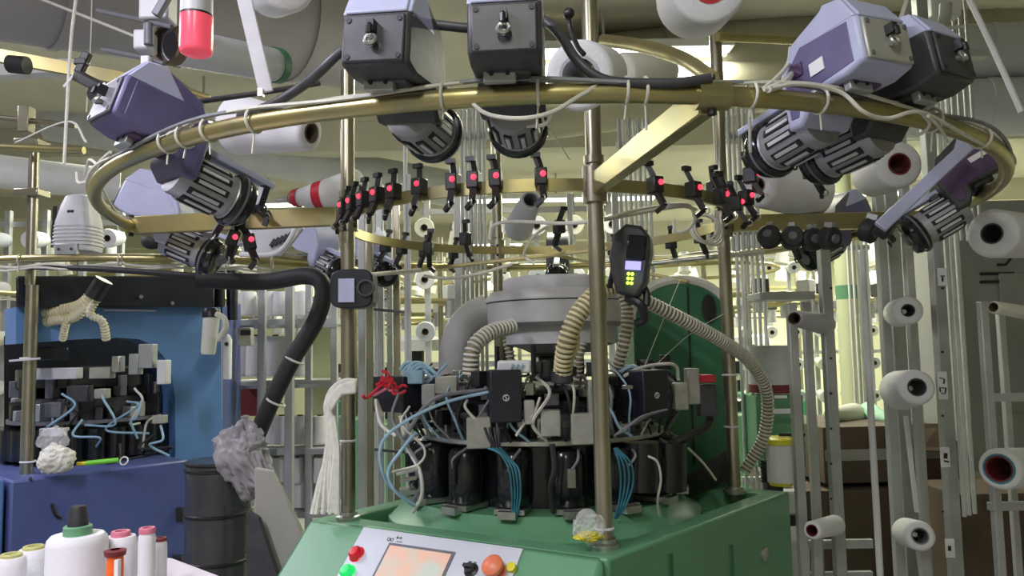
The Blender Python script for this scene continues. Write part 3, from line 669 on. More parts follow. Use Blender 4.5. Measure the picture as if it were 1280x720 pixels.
# ================================================================== yarn stop sensors on the inner ring
def sensor_proto():
    r = thing('stop_sensor', 'x', 'sensor', (0, 0, 0))
    L = dict(local=True)
    MB().box((0, -.006, .004), (.026, .030, .036)).build('housing', K['black'], r, bevel=.003, **L)
    mb = MB().bar((0, -.012, -.012), (.004, -.030, -.044), .014, .010); mb.bar((.004, -.030, -.044), (-.012, -.022, -.058), .008, .010); mb.build('lever', K['black'], r, **L)
    mb = MB().bar((0, -.005, .02), (-.008, .005, .048), .012, .010); mb.box((-.010, .002, .052), (.020, .012, .010)); mb.build('upper_lever', K['black'], r, **L)
    MB().torus((.004, -.036, -.046), (1, .3, 0), .007, .0016, 10, 5).build('eyelet', K['steel'], r, **L)
    return r
def sens_pose(deg, r=None, dz=-.004):
    a = math.radians(deg); q = C0 + V(((RI+.012)*math.cos(a), (RI+.012)*math.sin(a), ZR+dz)); return MX.Translation(q) @ MX.Rotation(a+PI/2, 4, 'Z') @ MX.Scale(1.22, 4)
proto = sensor_proto(); first = True
names = ['first', 'second', 'third', 'fourth', 'fifth', 'sixth', 'seventh', 'eighth', 'ninth', 'tenth', 'eleventh', 'twelfth', 'thirteenth', 'fourteenth']
# angles on the inner ring counted from the left post towards the right post
front = [-152, -146, -140, -134, -128, -120, -111, -106, -101, -91, -64, -52, -40, -28]
lit = [1, 1, 1, 1, 1, 0, 1, 1, 1, 1, 1, 1, 0, 1]
for k, dg in enumerate(front):
    lb = ('stop sensor with %s red lamp, %s from the left post along front inner ring' % ('lit' if lit[k] else 'unlit', names[k]))
    M = sens_pose(dg, dz=.012 if k < 10 else .0)
    if first: s = proto; s.matrix_basis = M; s['label'] = lb; s['group'] = 'yarn stop sensors on the inner ring'; first = False
    else: s = dup(proto, M, lb, 'yarn stop sensors on the inner ring')
    lm = MB().sphere((.004, -.021, .008), .0062, 10).build('lamp', K['redled' if lit[k] else 'dred'], s, local=True)
for k, dg in enumerate([150, 142, 132, 120, 60, 48, 36, 22, 12]):
    dup(proto, sens_pose(dg, dz=-.02), 'black stop sensor, %s clockwise along the rear inner ring' % names[k], 'yarn stop sensors on the rear inner ring')
for k, (px, py, d, tl) in enumerate(((283, 272, 2.24, .7), (318, 258, 2.26, -.6), (290, 300, 2.3, .3), (312, 306, 2.3, -.2))):
    s = dup(proto, MX.Translation(P(px, py, d)) @ MX.Rotation(tl, 4, 'Y') @ MX.Rotation(.4, 4, 'Z') @ MX.Scale(1.35, 4), ('black yarn stop sensor %s the left square arm, %s' % (('on top of', 'on top of', 'below', 'below')[k], ('left with red lamp', 'right one, open jawed', 'left one', 'right one')[k])), 'yarn stop sensors at the left arm')
    if k == 0: MB().sphere((.004, -.024, .008), .008, 10).build('lamp', K['redled'], s, local=True)
for k, (px, py, d) in enumerate(((905, 245, 2.3), (930, 250, 2.35), (935, 222, 2.3), (1010, 215, 2.2), (890, 238, 2.4), (580, 300, 2.9), (535, 312, 2.8), (700, 285, 2.7))):
    dup(proto, MX.Translation(P(px, py, d)) @ MX.Rotation(.5*k, 4, 'Z') @ MX.Scale(1.35, 4), ('black yarn stop sensor beside the right post, lowest left', 'black yarn stop sensor just right of the right post, lower', 'black yarn stop sensor just right of the right post, upper', 'black yarn stop sensor in front of the white cone right of the ring', 'black yarn stop sensor beside the cable coil near right post', 'small black sensor under the flat bar right of the vertical tubes', 'small black sensor under the flat bar right of the left post', 'small black sensor next to the grey cone end above the drum')[k], 'loose yarn stop sensors')
# black pulleys under the right arm
pul = None
for k, (px, py, d) in enumerate(((962, 297, 2.35), (990, 298, 2.38), (1015, 300, 2.36), (1036, 298, 2.3), (1085, 288, 2.2), (1105, 282, 2.1))):
    lb = 'black sensor pulley %s below the right square arm' % ('leftmost of six', 'second from the left', 'third from the left', 'fourth and roundest', 'fifth, under the plum feeder', 'rightmost of six')[k]
    M = MX.Translation(P(px, py, d)) @ MX.Rotation(-.6+.35*k, 4, 'Z') @ MX.Rotation(.2*k-.4, 4, 'X')
    if pul is None:
        pul = thing('sensor_pulley', lb, 'pulley', (0, 0, 0), 'sensor pulleys below the right arm'); pul.matrix_basis = M
        MB().lathe([(0, -.024), (.030, -.024), (.036, -.018), (.034, -.004), (.036, .010), (.030, .018), (0, .018)], (0, 0, 0), (0, 1, 0), 22).build('wheel', K['rubber'], pul, local=True)
        MB().lathe([(0, -.030), (.013, -.030), (.015, -.024)], (0, 0, 0), (0, 1, 0), 14).build('hub', K['mgrey'], pul, local=True)
        MB().box((0, .0, .034), (.018, .03, .03)).build('bracket', K['galv'], pul, local=True)
    else: dup(pul, M, lb, 'sensor pulleys below the right arm')
# grey clip box on the left post, hand held display, hanging lamp
t = thing('motor_box', 'black rounded box with grey label strapped to the left post', 'box', P(443, 388, 2.22))
MB().prism([(.062*math.copysign(abs(math.cos(x))**.45, math.cos(x)), .056*math.copysign(abs(math.sin(x))**.45, math.sin(x))) for x in [2*PI*i/28 for i in range(28)]], P(443, 362, 2.21), V((1, 0, 0)), V((0, 0, 1)), V((0, 1, 0)), .085).build('case', K['navy'], t, bevel=.005)
a, b = P(423, 378, 2.162), P(443, 348, 2.162); MB().box((a+b)/2, (b.x-a.x, .004, b.z-a.z)).build('label_plate', K['lav'], t)
MB().torus(P(457, 360, 2.16), (0, -1, 0), .022, .004, 20, 6).build('fan_grille', K['dgrey'], t)
t = thing('hand_display', 'black hand held display with lavender screen and green lights', 'display', P(795, 370, 1.98))
c = P(790, 325, 1.98); R3 = MX.Rotation(.12, 3, 'Y') @ MX.Rotation(-.35, 3, 'Z')
sh = [(-.044, -.05), (-.030, -.092), (.026, -.098), (.044, -.06), (.050, .02), (.046, .06), (.020, .088), (-.02, .092), (-.052, .062), (-.058, .0)]
MB().prism(sh, c, R3 @ V((1, 0, 0)), R3 @ V((0, 0, 1)), R3 @ V((0, 1, 0)), .05).build('case', K['dgrey'], t, bevel=.008)
q = c + R3 @ V((.014, -.027, .030)); MB().box(q, (.050, .012, .065), R3).build('display_hood', K['blackg'], t, bevel=.010)
q = c + R3 @ V((.010, -.028, -.018)); MB().box(q, (.040, .006, .022), R3).build('screen', K['screen'], t)
for k in range(3):
    for j in range(2): q = c + R3 @ V((.000+.010*j, -.028, -.040-.012*k)); MB().sphere(q, .0042, 8).build('indicator_light', K['greenled'], t)
mb = MB().tube(catmull([P(783, 372, 1.98), P(800, 380, 1.96), P(806, 398, 1.97), P(795, 405, 1.98)], 5), .012, 8); mb.tube(catmull([P(800, 352, 2.0), P(808, 366, 1.99), P(808, 382, 1.98)], 5), .010, 8); mb.build('clip', K['black'], t)
MB().tube(catmull([P(768, 325, 2.0), P(765, 345, 2.02), P(762, 358, 2.05)], 5), .008, 8).build('cord', K['black'], t)
t = thing('signal_lamp', 'hanging signal lamp with lit red lens and grey cap', 'lamp', P(245, 68, 1.5))
a = P(245, 68, 1.5); up = V((0, 0, 1))
MB().lathe([(0, .0), (.026, .0), (.031, .004), (.0325, .010), (.0325, .078), (0, .078)], a, up, 28).build('red_lens', K['lens'], t)
MB().lathe([(.033, .078), (.033, .082), (0, .082)], a, up, 28).build('gasket', K['black'], t)
MB().lathe([(0, .082), (.0315, .082), (.0315, .16), (0, .16)], a, up, 28).build('cap', K['lgrey'], t)
mb = MB(); mb.lathe([(0, .01), (.012, .01), (.012, .06), (0, .065)], a, up, 12); mb.build('bulb', K['redp'], t)
# bracket left of the lamp
t = thing('rod_bracket', 'pale cast bracket with black clamps holding the thin rods, left of the lamp', 'bracket', P(190, 70, 1.9))
mb = MB().box(P(198, 8, 1.9), (.075, .06, .09)); mb.build('upper_block', K['lgrey'], t, bevel=.006)
MB().box(P(182, 53, 1.88), (.042, .05, .052)).build('lower_block', K['lgrey'], t, bevel=.006)
MB().cyl(P(186, 30, 1.85), P(186, 56, 1.85), .012, 12).build('clamp_pin', K['mgrey'], t)
MB().tube([P(122, 13, 2.0), P(190, 28, 1.88), P(215, 34, 1.84)], .006, 8).build('thin_rod', K['mgrey'], t)
MB().tube([P(128, 62, 2.0), P(178, 72, 1.88), P(205, 80, 1.86)], .006, 8).build('thin_rod', K['mgrey'], t)
MB().bar(P(195, 20, 1.84), P(210, -6, 1.84), .02, .02).build('handle', K['mgrey'], t, bevel=.003)
MB().box(P(184, 80, 1.86), (.022, .03, .035)).build('white_clip', K['paper'], t, bevel=.004)
# lavender strap + dark rod
t = thing('hanging_strap', 'flat pale lavender strap hanging down to the dark rod', 'strap', P(332, 118, 1.72))
MB().bar(P(303, -12, 1.72), P(333, 116, 1.72), .034, .007, V((0, 1, 0))).build('strap', K['lgrey'], t, bevel=.002)
MB().box(P(326, 116, 1.71), (.012, .012, .018)).build('strap_clip', K['steel'], t)
tag(MB().tube([P(178, 137, 1.62), P(320, 117, 1.72), P(400, 104, 1.78)], .0065, 10).build('guide_rod', K['dgrey']), 'thin dark rod running from the purple feeder past the strap', 'rod')
tag(MB().tube([P(213, 97, 1.8), P(235, 115, 1.82), P(262, 124, 1.84)], .011, 10).build('brass_rod', K['brass']), 'short brass rod slanting right of the purple feeder top', 'rod')

# ================================================================== yarn cones
def cone(label, p, q, r0, r1, hole, yarn='white', core='brown', group=None, core_out=.0, name='yarn_cone', band=None, pegd=.06, rim=None):
    """front face centre p, back centre q; r0 at the front, r1 at the back"""
    p, q = V(p), V(q); d = q-p; L = d.length; R3 = rot_to(d)
    r = thing(name, label, 'yarn cone', p, group, R3)
    e = min(.012, r0*.25)
    MB().lathe([(hole, .0), (r0-e, 0), (r0-e*.3, e*.35), (r0, e), (r1, L-e), (r1-e*.3, L-e*.35), (r1-e, L), (hole*.9, L)], n=32).build('yarn', K[yarn], r, local=True)
    c = MB().lathe([(hole*1.02, -core_out-.002), (hole*.86, -core_out-.002), (hole*.75, L+.01), (hole*.95, L+.01)], n=24).build('tube', K[core], r, local=True)
    MB().cyl((0, 0, L*.35), (0, 0, L+pegd), min(.008, hole*.4), 10).build('peg', K['steel'], r, local=True)
    if rim: MB().lathe([(hole, -.004), (hole*1.14, -.004), (hole*1.14, .004), (hole, .004)], n=24).build('rim', K[rim], r, local=True)
    for b in (band or []):
        z0, z1, m = b; ra, rb = r0+(r1-r0)*z0+.0012, r0+(r1-r0)*z1+.0012
        MB().lathe([(ra, z0*L), (rb, z1*L)], n=32).build('band', K[m], r, local=True)
    return r
def pcone(label, px, py, d, qx, qy, d2, rpx0, rpx1, hpx, **k):
    return cone(label, P(px, py, d), P(qx, qy, d2), rpx0*d/F, rpx1*d2/F, hpx*d/F, **k)
pcone('big white yarn cone with red core at the top, cut by the frame', 888, -20, 1.62, 868, 0, 1.80, 50, 50, 24, core='redp')
pcone('white yarn cone with pink core at the top left of centre', 360, -18, 1.75, 340, -12, 1.95, 34, 34, 14, core='pinkp')
pcone('large white cone with wide hollow core behind the ring, in front of the centre post', 724, 95, 1.55, 752, 92, 1.78, 45, 34, 26, core='greyy')
pcone('lavender white yarn cylinder lying behind the ring at upper left', 389, 166, 1.95, 295, 156, 2.05, 24, 38, 13, core='brown')
pcone('striped white cone with two red bands beside the left post', 450, 238, 2.42, 366, 248, 2.48, 28, 10, 8, core='ivory', band=[(.50, .64, 'redp'), (.90, .99, 'redp')])
pcone('pale grey cone with open dark end above the dust drum', 663, 250, 2.6, 648, 286, 2.85, 13, 18, 10, yarn='greyy', core='gcable')
pcone('fat white cone behind the sensors right of the right post', 948, 232, 2.45, 1016, 240, 2.6, 28, 34, 10, core='brown')
pcone('white cone with dark open core above the plum feeder', 1124, 205, 2.3, 1090, 222, 2.5, 30, 26, 14, core='dred')
pcone('grey white cone pale side up behind the hollow cone at centre', 835, 88, 2.3, 775, 92, 2.2, 22, 26, 10, yarn='cream')
# right creel cones
RIGHT = [
    ('big white cone highest on the right creel, at frame edge', 1240, 292, 2.25, 1295, 296, 2.45, 31, 27, 13, dict(core='dgrey')),
    ('slim bare tube at the right edge below the big cone', 1242, 384, 2.35, 1310, 396, 2.5, 8, 9, 6, dict(yarn='cream', core='brown')),
    ('white cone facing out on the middle post, uppermost of three', 1135, 388, 2.55, 1122, 392, 2.75, 18, 17, 8, dict(core='dgrey')),
    ('large white cone facing out on the middle post, second of three', 1146, 484, 2.45, 1124, 488, 2.65, 22, 24, 11, dict(core='dgrey')),
    ('white cone with steel peg showing, lowest on the middle post', 1150, 670, 2.5, 1133, 665, 2.7, 18, 17, 10, dict(core='gcable')),
    ('white cone with red and blue core at the right frame edge', 1249, 586, 2.3, 1300, 584, 2.5, 25, 24, 16, dict(core='dred', rim='teal')),
    ('small white cone with brown core low beside the dark steel post', 1015, 663, 2.5, 1045, 656, 2.66, 11, 12, 7, dict(core='dred')),
    ('grey cone with hollow end on the left bars of the right creel', 993, 398, 2.5, 1032, 406, 2.75, 10, 13, 8, dict(yarn='greyy', core='brown')),
    ('pale cream cone lying on the cardboard box behind the bars', 1035, 518, 3.7, 1068, 519, 3.9, 7, 15, 4, dict(yarn='cream')),
    ('mint green cone lying on the cardboard box behind the bars', 1110, 525, 3.7, 1085, 515, 3.9, 5, 13, 3, dict(yarn='mint')),
]
for (lb, px, py, d, qx, qy, d2, a, b, h, kw) in RIGHT: pcone(lb, px, py, d, qx, qy, d2, a, b, h, **kw)

# ================================================================== right creel: uprights, tubes and panel
cr = thing('right_creel', 'tall steel cone creel with square uprights and white pipes at right', 'creel', (P(1120, 600, 2.8).x, 2.8, 0))
def vbar(parent, name, px, py, d, wpx, z0, z1, m, depth=None, round_=False, lean=0.0, label=None):
    q = P(px, py, d); w_ = wpx*d/F; a = V((q.x + lean*(z0-q.z), d, z0)); b = V((q.x + lean*(z1-q.z), d, z1))
    mb = MB()
    if round_: mb.cyl(a, b, w_/2, 12)
    else: mb.bar(a, b, depth or w_, w_, V((1, 0, 0)))
    return mb.build(name, K[m], parent, bevel=0 if round_ else .003, label=label)
zz = lambda py, d: P(640, py, d).z
vbar(cr, 'upright', 997, 550, 2.65, 11, 0, zz(385, 2.65), 'gtube')
vbar(cr, 'upright', 1016, 550, 2.8, 10, 0, zz(385, 2.8), 'gtube')
u = vbar(cr, 'upright', 1040, 520, 2.72, 13, 0, zz(318, 2.72), 'galv', label='dark steel upright with punched holes')
mb = MB()
for k in range(9): q = P(1040, 360+k*44, 2.69); mb.cyl(V((q.x, 2.701, q.z)), V((q.x, 2.695, q.z)), .004, 8)
mb.build('punched_hole', K['slot'], u)
vbar(cr, 'upright', 1089, 520, 2.6, 8, 0, zz(322, 2.6), 'wtube', round_=True)
vbar(cr, 'upright', 1112, 500, 2.78, 11, 0, 2.6, 'gtube'); vbar(cr, 'upright', 1126, 500, 2.86, 16, 0, 2.6, 'galv', label='blue grey channel behind the cones'); vbar(cr, 'upright', 1146, 500, 2.78, 10, 0, 2.6, 'gtube')
u = vbar(cr, 'upright', 1181, 500, 2.6, 14, 0, 2.75, 'galv', label='angle iron with paper labels')
for (px, py, hh, marks) in ((1179, 346, 22, 2), (1180, 482, 34, 5), (1183, 572, 24, 3), (1189, 686, 22, 2)):
    q = P(px, py, 2.57); MB().box((q.x, 2.577, q.z), (.030, .003, hh*2.6/F)).build('paper_tag', K['paper'], u)
mk = MB()
for (px, py, sx, sz) in ((1179, 345, .014, .004), (1179, 349, .005, .016), (1178, 473, .016, .003), (1181, 477, .004, .016), (1176, 487, .004, .016), (1180, 485, .014, .003), (1183, 488, .004, .018), (1180, 492, .014, .003), (1183, 570, .012, .018), (1184, 577, .016, .005), (1188, 686, .010, .016)):
    q = P(px, py, 2.57); mk.box((q.x, 2.5745, q.z), (sx, .002, sz), MX.Rotation(.12*(px % 3), 3, 'Y'))
mk.build('pen_mark', K['black'], u)
mb = MB()
for py in (360, 440, 520, 640): q = P(1180, py, 2.57); mb.cyl(V((q.x, 2.581, q.z)), V((q.x, 2.576, q.z)), .004, 8)
mb.build('bolt', K['slot'], u)
for k, px in enumerate((1193, 1199, 1206)): vbar(cr, 'yarn_pipe', px, 450, 2.68+.02*k, 5.0, zz(655, 2.7), 2.45, 'wtube', round_=True)
vbar(cr, 'upright', 1240, 560, 2.5, 10, 0, zz(388, 2.5), 'gtube'); vbar(cr, 'upright', 1262, 560, 2.75, 8, 0, zz(400, 2.75), 'gtube')
for py, d in ((497, 2.5), (633, 2.5)):
    a = P(1236, py, d); MB().box((a.x+.16, d, a.z), (.32, .024, .026)).build('crossbar', K['gtube'], cr, bevel=.002)
for py in (680, 720): 
    a, b = P(1000, py, 2.8), P(1090, py, 2.8); MB().box((a+b)/2, (b.x-a.x, .02, .03)).build('crossbar', K['gtube'], cr)
a, b = P(942, 371, 2.8), P(1010, 371, 2.8); MB().box((a+b)/2, (b.x-a.x, .14, .028)).build('crossbar', K['gtube'], cr, bevel=.002)
MB().bar(P(1150, 668, 2.6), P(1160, 740, 2.6), .03, .03).build('brace', K['gtube'], cr); MB().bar(P(1132, 520, 2.7), P(1146, 640, 2.7), .012, .012).build('brace', K['wtube'], cr)
MB().bar(P(1020, 668, 2.65), P(1022, 740, 2.65), .028, .028).build('brace', K['gtube'], cr)
# upper right creel frame with pipe bundle
uc = thing('pipe_rack', 'rack with bundle of white pipes and pale blocks at upper right', 'pipe rack', P(1190, 600, 3.0))
for k in range(5): vbar(uc, 'yarn_pipe', 1178+8*k, 60, 3.0+.02*k, 4.0, 1.9, 3.3, 'gtube', round_=True)
a, b = P(1172, 70, 2.9), P(1232, 68, 2.9); MB().box((a+b)/2, (b.x-a.x, .05, .028)).build('crossbar', K['gtube'], uc, bevel=.002)
a, b = P(1160, 20, 2.85), P(1196, 4, 2.85); MB().box((a+b)/2, (b.x-a.x, .06, .075)).build('pale_block', K['wtube'], uc, bevel=.006)
a = P(1166, 45, 2.85); MB().box(a, (.08, .06, .085)).build('pale_block', K['ivory'], uc, bevel=.006)
MB().tube(catmull([P(1182, 5, 2.78), P(1180, 25, 2.78), P(1168, 45, 2.78), P(1160, 55, 2.78)], 5), .022, 12).build('pipe_elbow', K['gtube'], uc)
MB().bar(P(1140, -10, 2.8), P(1125, 36, 2.8), .045, .02).build('flat_bar', K['gtube'], uc)
MB().cyl(P(1180, 35, 2.8), P(1204, 33, 2.8), .006, 8).build('peg', K['wtube'], uc)
tag(MB().tube([P(1205, -15, 2.1), P(1240, 58, 2.08), P(1277, 140, 2.05)], .008, 10).build('white_pole', K['wtube']), 'thin white pole slanting down across the upper right corner', 'pole')
# partition
pt = thing('partition_cabinet', 'tall grey sheet metal cabinet behind the right creel', 'cabinet', (P(1250, 500, 3.4).x, 3.4, 0))
a = P(1208, 500, 3.4); zt_ = zz(262, 3.4); zb = zz(604, 3.4)
MB().box((a.x+.5, 3.65, (zt_+.0)/2), (1.0, .5, zt_)).build('body', K['pwall'], pt, bevel=.006)
MB().box((a.x+.5, 3.395, zb), (1.0, .03, .03)).build('ledge', K['gtube'], pt)
for py in (342, 352): q = P(1228, py, 3.38); MB().box((q.x+.075, 3.395, q.z), (.15, .012, .012)).build('handle_bar', K['slot'], pt)
MB().tube([P(1247, 331, 3.37), P(1257, 331, 3.37), P(1266, 320, 3.37), P(1280, 320, 3.37)], .006, 8).build('conduit', K['slot'], pt)
MB().box((P(1262, 500, 3.39).x+.12, 3.394, zz(440, 3.39)), (.26, .012, .62)).build('door_panel', K['pwall'], pt, bevel=.004)
# cardboard boxes
def carton(label, px0, py0, px1, d, depth, z0, tilt=0, flaps=False):
    a, b = P(px0, py0, d), P(px1, py0, d); h = a.z-z0
    t = thing('carton', label, 'box', ((a.x+b.x)/2, d+depth/2, z0), 'cardboard boxes behind the creel', rz(tilt))
    w_ = b.x-a.x
    MB().box((0, 0, h/2), (w_, depth, h)).build('box_body', K['card'], t, local=True, bevel=.004)
    MB().box((0, -depth/2-.001, h*.5), (w_*.98, .003, .05)).build('tape', K['board'], t, local=True)
    if flaps:
        MB().hull2([V((w_*.1, -depth/2, h)), V((w_*.5, -depth/2, h)), V((w_*.62, -depth/2-.1, h-.12)), V((w_*.2, -depth/2-.12, h-.10))], [V((w_*.1, -depth/2, h+.005)), V((w_*.5, -depth/2, h+.005)), V((w_*.62, -depth/2-.1, h-.115)), V((w_*.2, -depth/2-.12, h-.095))]).build('flap', K['card'], t, local=True)
    return t
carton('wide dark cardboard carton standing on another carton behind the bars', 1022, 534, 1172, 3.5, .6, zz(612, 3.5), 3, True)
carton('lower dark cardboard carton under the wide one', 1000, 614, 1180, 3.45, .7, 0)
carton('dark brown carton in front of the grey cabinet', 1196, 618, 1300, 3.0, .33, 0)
# bits at the right of the base
t = thing('yarn_bobbin', 'white bobbin with yellow rims beside the ribbed hose', 'bobbin', P(976, 602, 2.75))
a = P(976, 602, 2.75); MB().lathe([(0, 0), (.046, 0), (.046, .135), (0, .135)], a, up, 24).build('yarn', K['white'], t)
MB().lathe([(0, -.012), (.038, -.012), (.044, .0), (.044, .006), (0, .006)], a, up, 24).build('lower_rim', K['yel'], t); MB().lathe([(0, .133), (.052, .133), (.052, .150), (.040, .158), (0, .158)], a, up, 24).build('upper_rim', K['yel'], t)
MB().bar(a+V((0, 0, .165)), a+V((.09, -.01, .165)), .012, .01).build('holder', K['black'], t)
t = thing('black_stand', 'black square pillar with ribbed neck at the machine corner', 'stand', (P(968, 700, 2.8).x, 2.8, 0))
a = P(966, 600, 2.8); MB().box((a.x, 2.8, a.z/2), (.055, .06, a.z)).build('pillar', K['black'], t, bevel=.004)
mb = MB()
for k in range(7): mb.torus((a.x-.025, 2.78, a.z+.012*k), (0, 0, 1), .018, .006, 14, 6)
mb.build('ribbed_neck', K['rubber'], t)
t = thing('white_bin', 'white sack like cylinder standing below the yellow rimmed bobbin', 'container', (P(990, 700, 2.95).x, 2.95, 0))
a = P(990, 655, 2.95); MB().lathe([(0, 0), (.055, 0), (.058, a.z-.02), (.045, a.z), (0, a.z)], (a.x, 2.95, 0), up, 20).build('body', K['white'], t)
MB().box((a.x, 2.95, a.z+.02), (.07, .08, .03)).build('strap', K['black'], t); MB().box((a.x, 2.95, a.z+.085), (.065, .06, .085)).build('paper_bag', K['paper'], t, bevel=.006)
t = thing('steel_canister', 'grey steel canister with dark red band behind the right bars', 'canister', P(968, 492, 3.3))
a = P(968, 490, 3.3); MB().lathe([(0, 0), (.105, 0), (.105, .20), (0, .20)], a, up, 26).build('body', K['lgrey'], t); MB().lathe([(.1055, .0), (.1055, .035)], a, up, 26).build('red_band', K['dred'], t)
MB().box(a+V((0, .04, -.16)), (.20, .2, .30)).build('green_base', K['green'], t, bevel=.006)
mb = MB(); 
for k in range(2): mb.box(P(976, 496+k*18, 3.15), (.05+.03*k, .003, .012+.008*k))
mb.build('name_plate', K['paper'], t)

# ================================================================== blue knitting machine at the left
bm_ = thing('blue_knitting_machine', 'blue circular knitting machine with arched frame at the left edge', 'machine', (P(120, 600, 3.6).x, 3.6, 0))
ZB = 1.02
E0, E1 = P(13, 603, 2.92), P(236, 573, 3.42); zb0 = (E0.z+E1.z)/2
E0.z = E1.z = zb0
bd = (E1-E0).normalized(); bn = V((bd.y, -bd.x, 0)); bback = -bn if bn.y < 0 else bn
EL = E0 - bd*1.2
# front box
Fq = [E0, E1, E1+bback*.9, E0+bback*.9 - bd*.0]
MB().hull2([down(p, 0) for p in Fq], [down(p, zb0) for p in Fq]).build('base_box', K['dblue'], bm_, bevel=.010)
Lq = [E0 - bd*.012 + bback*.02, E0 - bd*.012 + bback*.9, E0 - bd*1.0 + bback*.9, E0 - bd*1.0 + bback*.05]
MB().hull2([down(p, 0) for p in Lq], [down(p, zb0+.006) for p in Lq]).build('base_box', K['blue'], bm_, bevel=.010)
def bf(px, py, lift=0.0): return hit(px, py, E0 - bback*lift, bback)
q = bf(225, 643, .008); MB().box(q, (.03, .02, .06)).build('latch', K['black'], bm_, bevel=.003)
q = bf(222, 699, .02); MB().box(q, (.05, .04, .03)).build('latch', K['black'], bm_, bevel=.003)
MB().tube(catmull([bf(65, 630, .006), bf(67, 638, .014), bf(70, 644, .014), bf(76, 647, .006)], 5), .006, 8).build('hook', K['black'], bm_)
MB().tube([bf(38, 599, .004), bf(38, 598, .010)], .006, 8).build('screw', K['slot'], bm_)
# arched frame in the same direction, set back .22
off_ = bback*.25
def fr(px, py, s=.0): return hit(px, py, E0+off_+bback*s, bback)
def dirs(): return bd, V((0, 0, 1)), bback
pl = [fr(x, y) for x, y in ((20, 400), (20, 384), (276, 384), (276, 575), (219, 575))]
arch = [(219, 575), (219, 500), (215, 470), (206, 447), (192, 432), (174, 424), (150, 422), (20, 430)]
outl = [(20, 384), (276, 384), (278, 577)] + arch
q0 = fr(20, 384)
poly = [((fr(x, y)-q0).dot(bd), (fr(x, y)-q0).z) for x, y in outl]
# split concave outline into convex strips
def strip(mb, top, bot):
    for i in range(len(top)-1):
        a = [top[i], top[i+1], bot[i+1], bot[i]]
        mb.hull2(a, [p+bback*.16 for p in a])
mb = MB()
xs = [20, 100, 150, 174, 192, 206, 215, 219]; ys = [430, 424, 422, 424, 432, 447, 470, 500]
strip(mb, [fr(x, 384) for x in xs], [fr(x, y) for x, y in zip(xs, ys)])
a = [fr(219, 384), fr(276, 384), fr(278, 580), fr(219, 580)]; mb.hull2(a, [p+bback*.16 for p in a])
mb.build('arch_frame', K['blue'], bm_)
MB().hull2([fr(278, 384, .01), fr(300, 380, .3), fr(300, 560, .3), fr(278, 578, .01)], [fr(279, 384, .05), fr(301, 380, .34), fr(301, 560, .34), fr(279, 578, .05)]).build('frame_side', K['dblue'], bm_)
MB().hull2([fr(x, y, -.06) for x, y in ((20, 345), (268, 345), (268, 384), (20, 384))], [fr(x, y, .2) for x, y in ((20, 345), (268, 345), (268, 384), (20, 384))]).build('black_hood', K['navy'], bm_, bevel=.008)
for px, py in ((176, 371), (215, 379)): q = fr(px, py, -.062); MB().cyl(q, q-bback*.006, .009, 10).build('hood_screw', K['steel'], bm_)
MB().tube([fr(130, 387, -.01), fr(195, 388, -.01)], .006, 8).build('frame_trim', K['lav'], bm_)
# vertical blue-black pipes above the hood
for px in (252, 274, 290): MB().cyl(fr(px, 400, .1), fr(px, 335, .1), .028, 12).build('hose_pipe', K['navy'], bm_)
# inside of the arch
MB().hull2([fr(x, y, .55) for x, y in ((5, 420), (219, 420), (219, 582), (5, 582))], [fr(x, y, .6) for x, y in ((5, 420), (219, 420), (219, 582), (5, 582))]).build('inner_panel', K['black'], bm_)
bc = fr(110, 560, .32); bc.z = 0
def lb(name, prof, m, **k): return MB().lathe(prof, bc, up, 36).build(name, K[m], bm_, **k)
lb('cylinder', [(0, zb0), (.27, zb0), (.27, zb0+.17), (0, zb0+.17)], 'blackg'); lb('feed_plate', [(.2, zb0+.17), (.33, zb0+.17), (.33, zb0+.185), (.2, zb0+.185)], 'mgrey'); lb('cam_ring', [(0, zb0+.185), (.26, zb0+.185), (.26, zb0+.28), (0, zb0+.28)], 'dgrey'); lb('upper_ring', [(.2, zb0+.33), (.30, zb0+.33), (.30, zb0+.41), (0, zb0+.42)], 'blackg')
rnd = random.Random(3)
for k in range(40):
    a = math.radians(k*9); h = rnd.uniform(.04, .10); z = zb0+.185+h/2 + (0 if k % 3 else .1)
    q = bc + V((.29*math.cos(a), .29*math.sin(a), z)); m = rnd.choice(['slot', 'steel', 'mgrey', 'dgrey', 'ivory', 'black', 'galv'])
    MB().box(q, (.06, rnd.uniform(.025, .04), h), rz(k*9)).build('cam_block', K[m], bm_, bevel=.003)
for k in range(14):
    a = math.radians(180+k*13.8); q = bc+V((.33*math.cos(a), .33*math.sin(a), zb0+.02)); MB().cyl(q, q+V((0, 0, .13)), .042, 14).build('motor', K['blackg'], bm_)
for k in range(14):
    px = rnd.uniform(60, 205); py = rnd.uniform(470, 560); d = rnd.uniform(3.25, 3.4)
    pp = [(px, py, d), (px+rnd.uniform(-20, 25), py+rnd.uniform(5, 25), d-.02), (px+rnd.uniform(-30, 30), py+rnd.uniform(15, 45), d), (px+rnd.uniform(-30, 30), min(py+rnd.uniform(30, 70), 570), d+.05)]
    cable(pp, .005, K[rnd.choice(['lblue', 'gcable', 'cable', 'lblue', 'rubber'])], 'cable', bm_)
for (px, py, w_, h_, m) in ((70, 467, 60, 14, 'lgrey'), (128, 466, 26, 14, 'ivory'), (128, 492, 14, 12, 'ivory'), (205, 465, 12, 30, 'wtube'), (70, 512, 20, 18, 'mgrey'), (200, 524, 14, 10, 'ivory'), (64, 442, 50, 16, 'blackg'), (170, 455, 12, 26, 'galv'), (68, 540, 30, 10, 'lgrey'), (185, 445, 18, 30, 'galv'), (148, 455, 10, 20, 'steel'), (100, 492, 26, 20, 'dgrey')):
    q = P(px, py, 3.28); MB().box(q, (w_*3.28/F, .05, h_*3.28/F)).build('cam_block', K[m], bm_, bevel=.004)
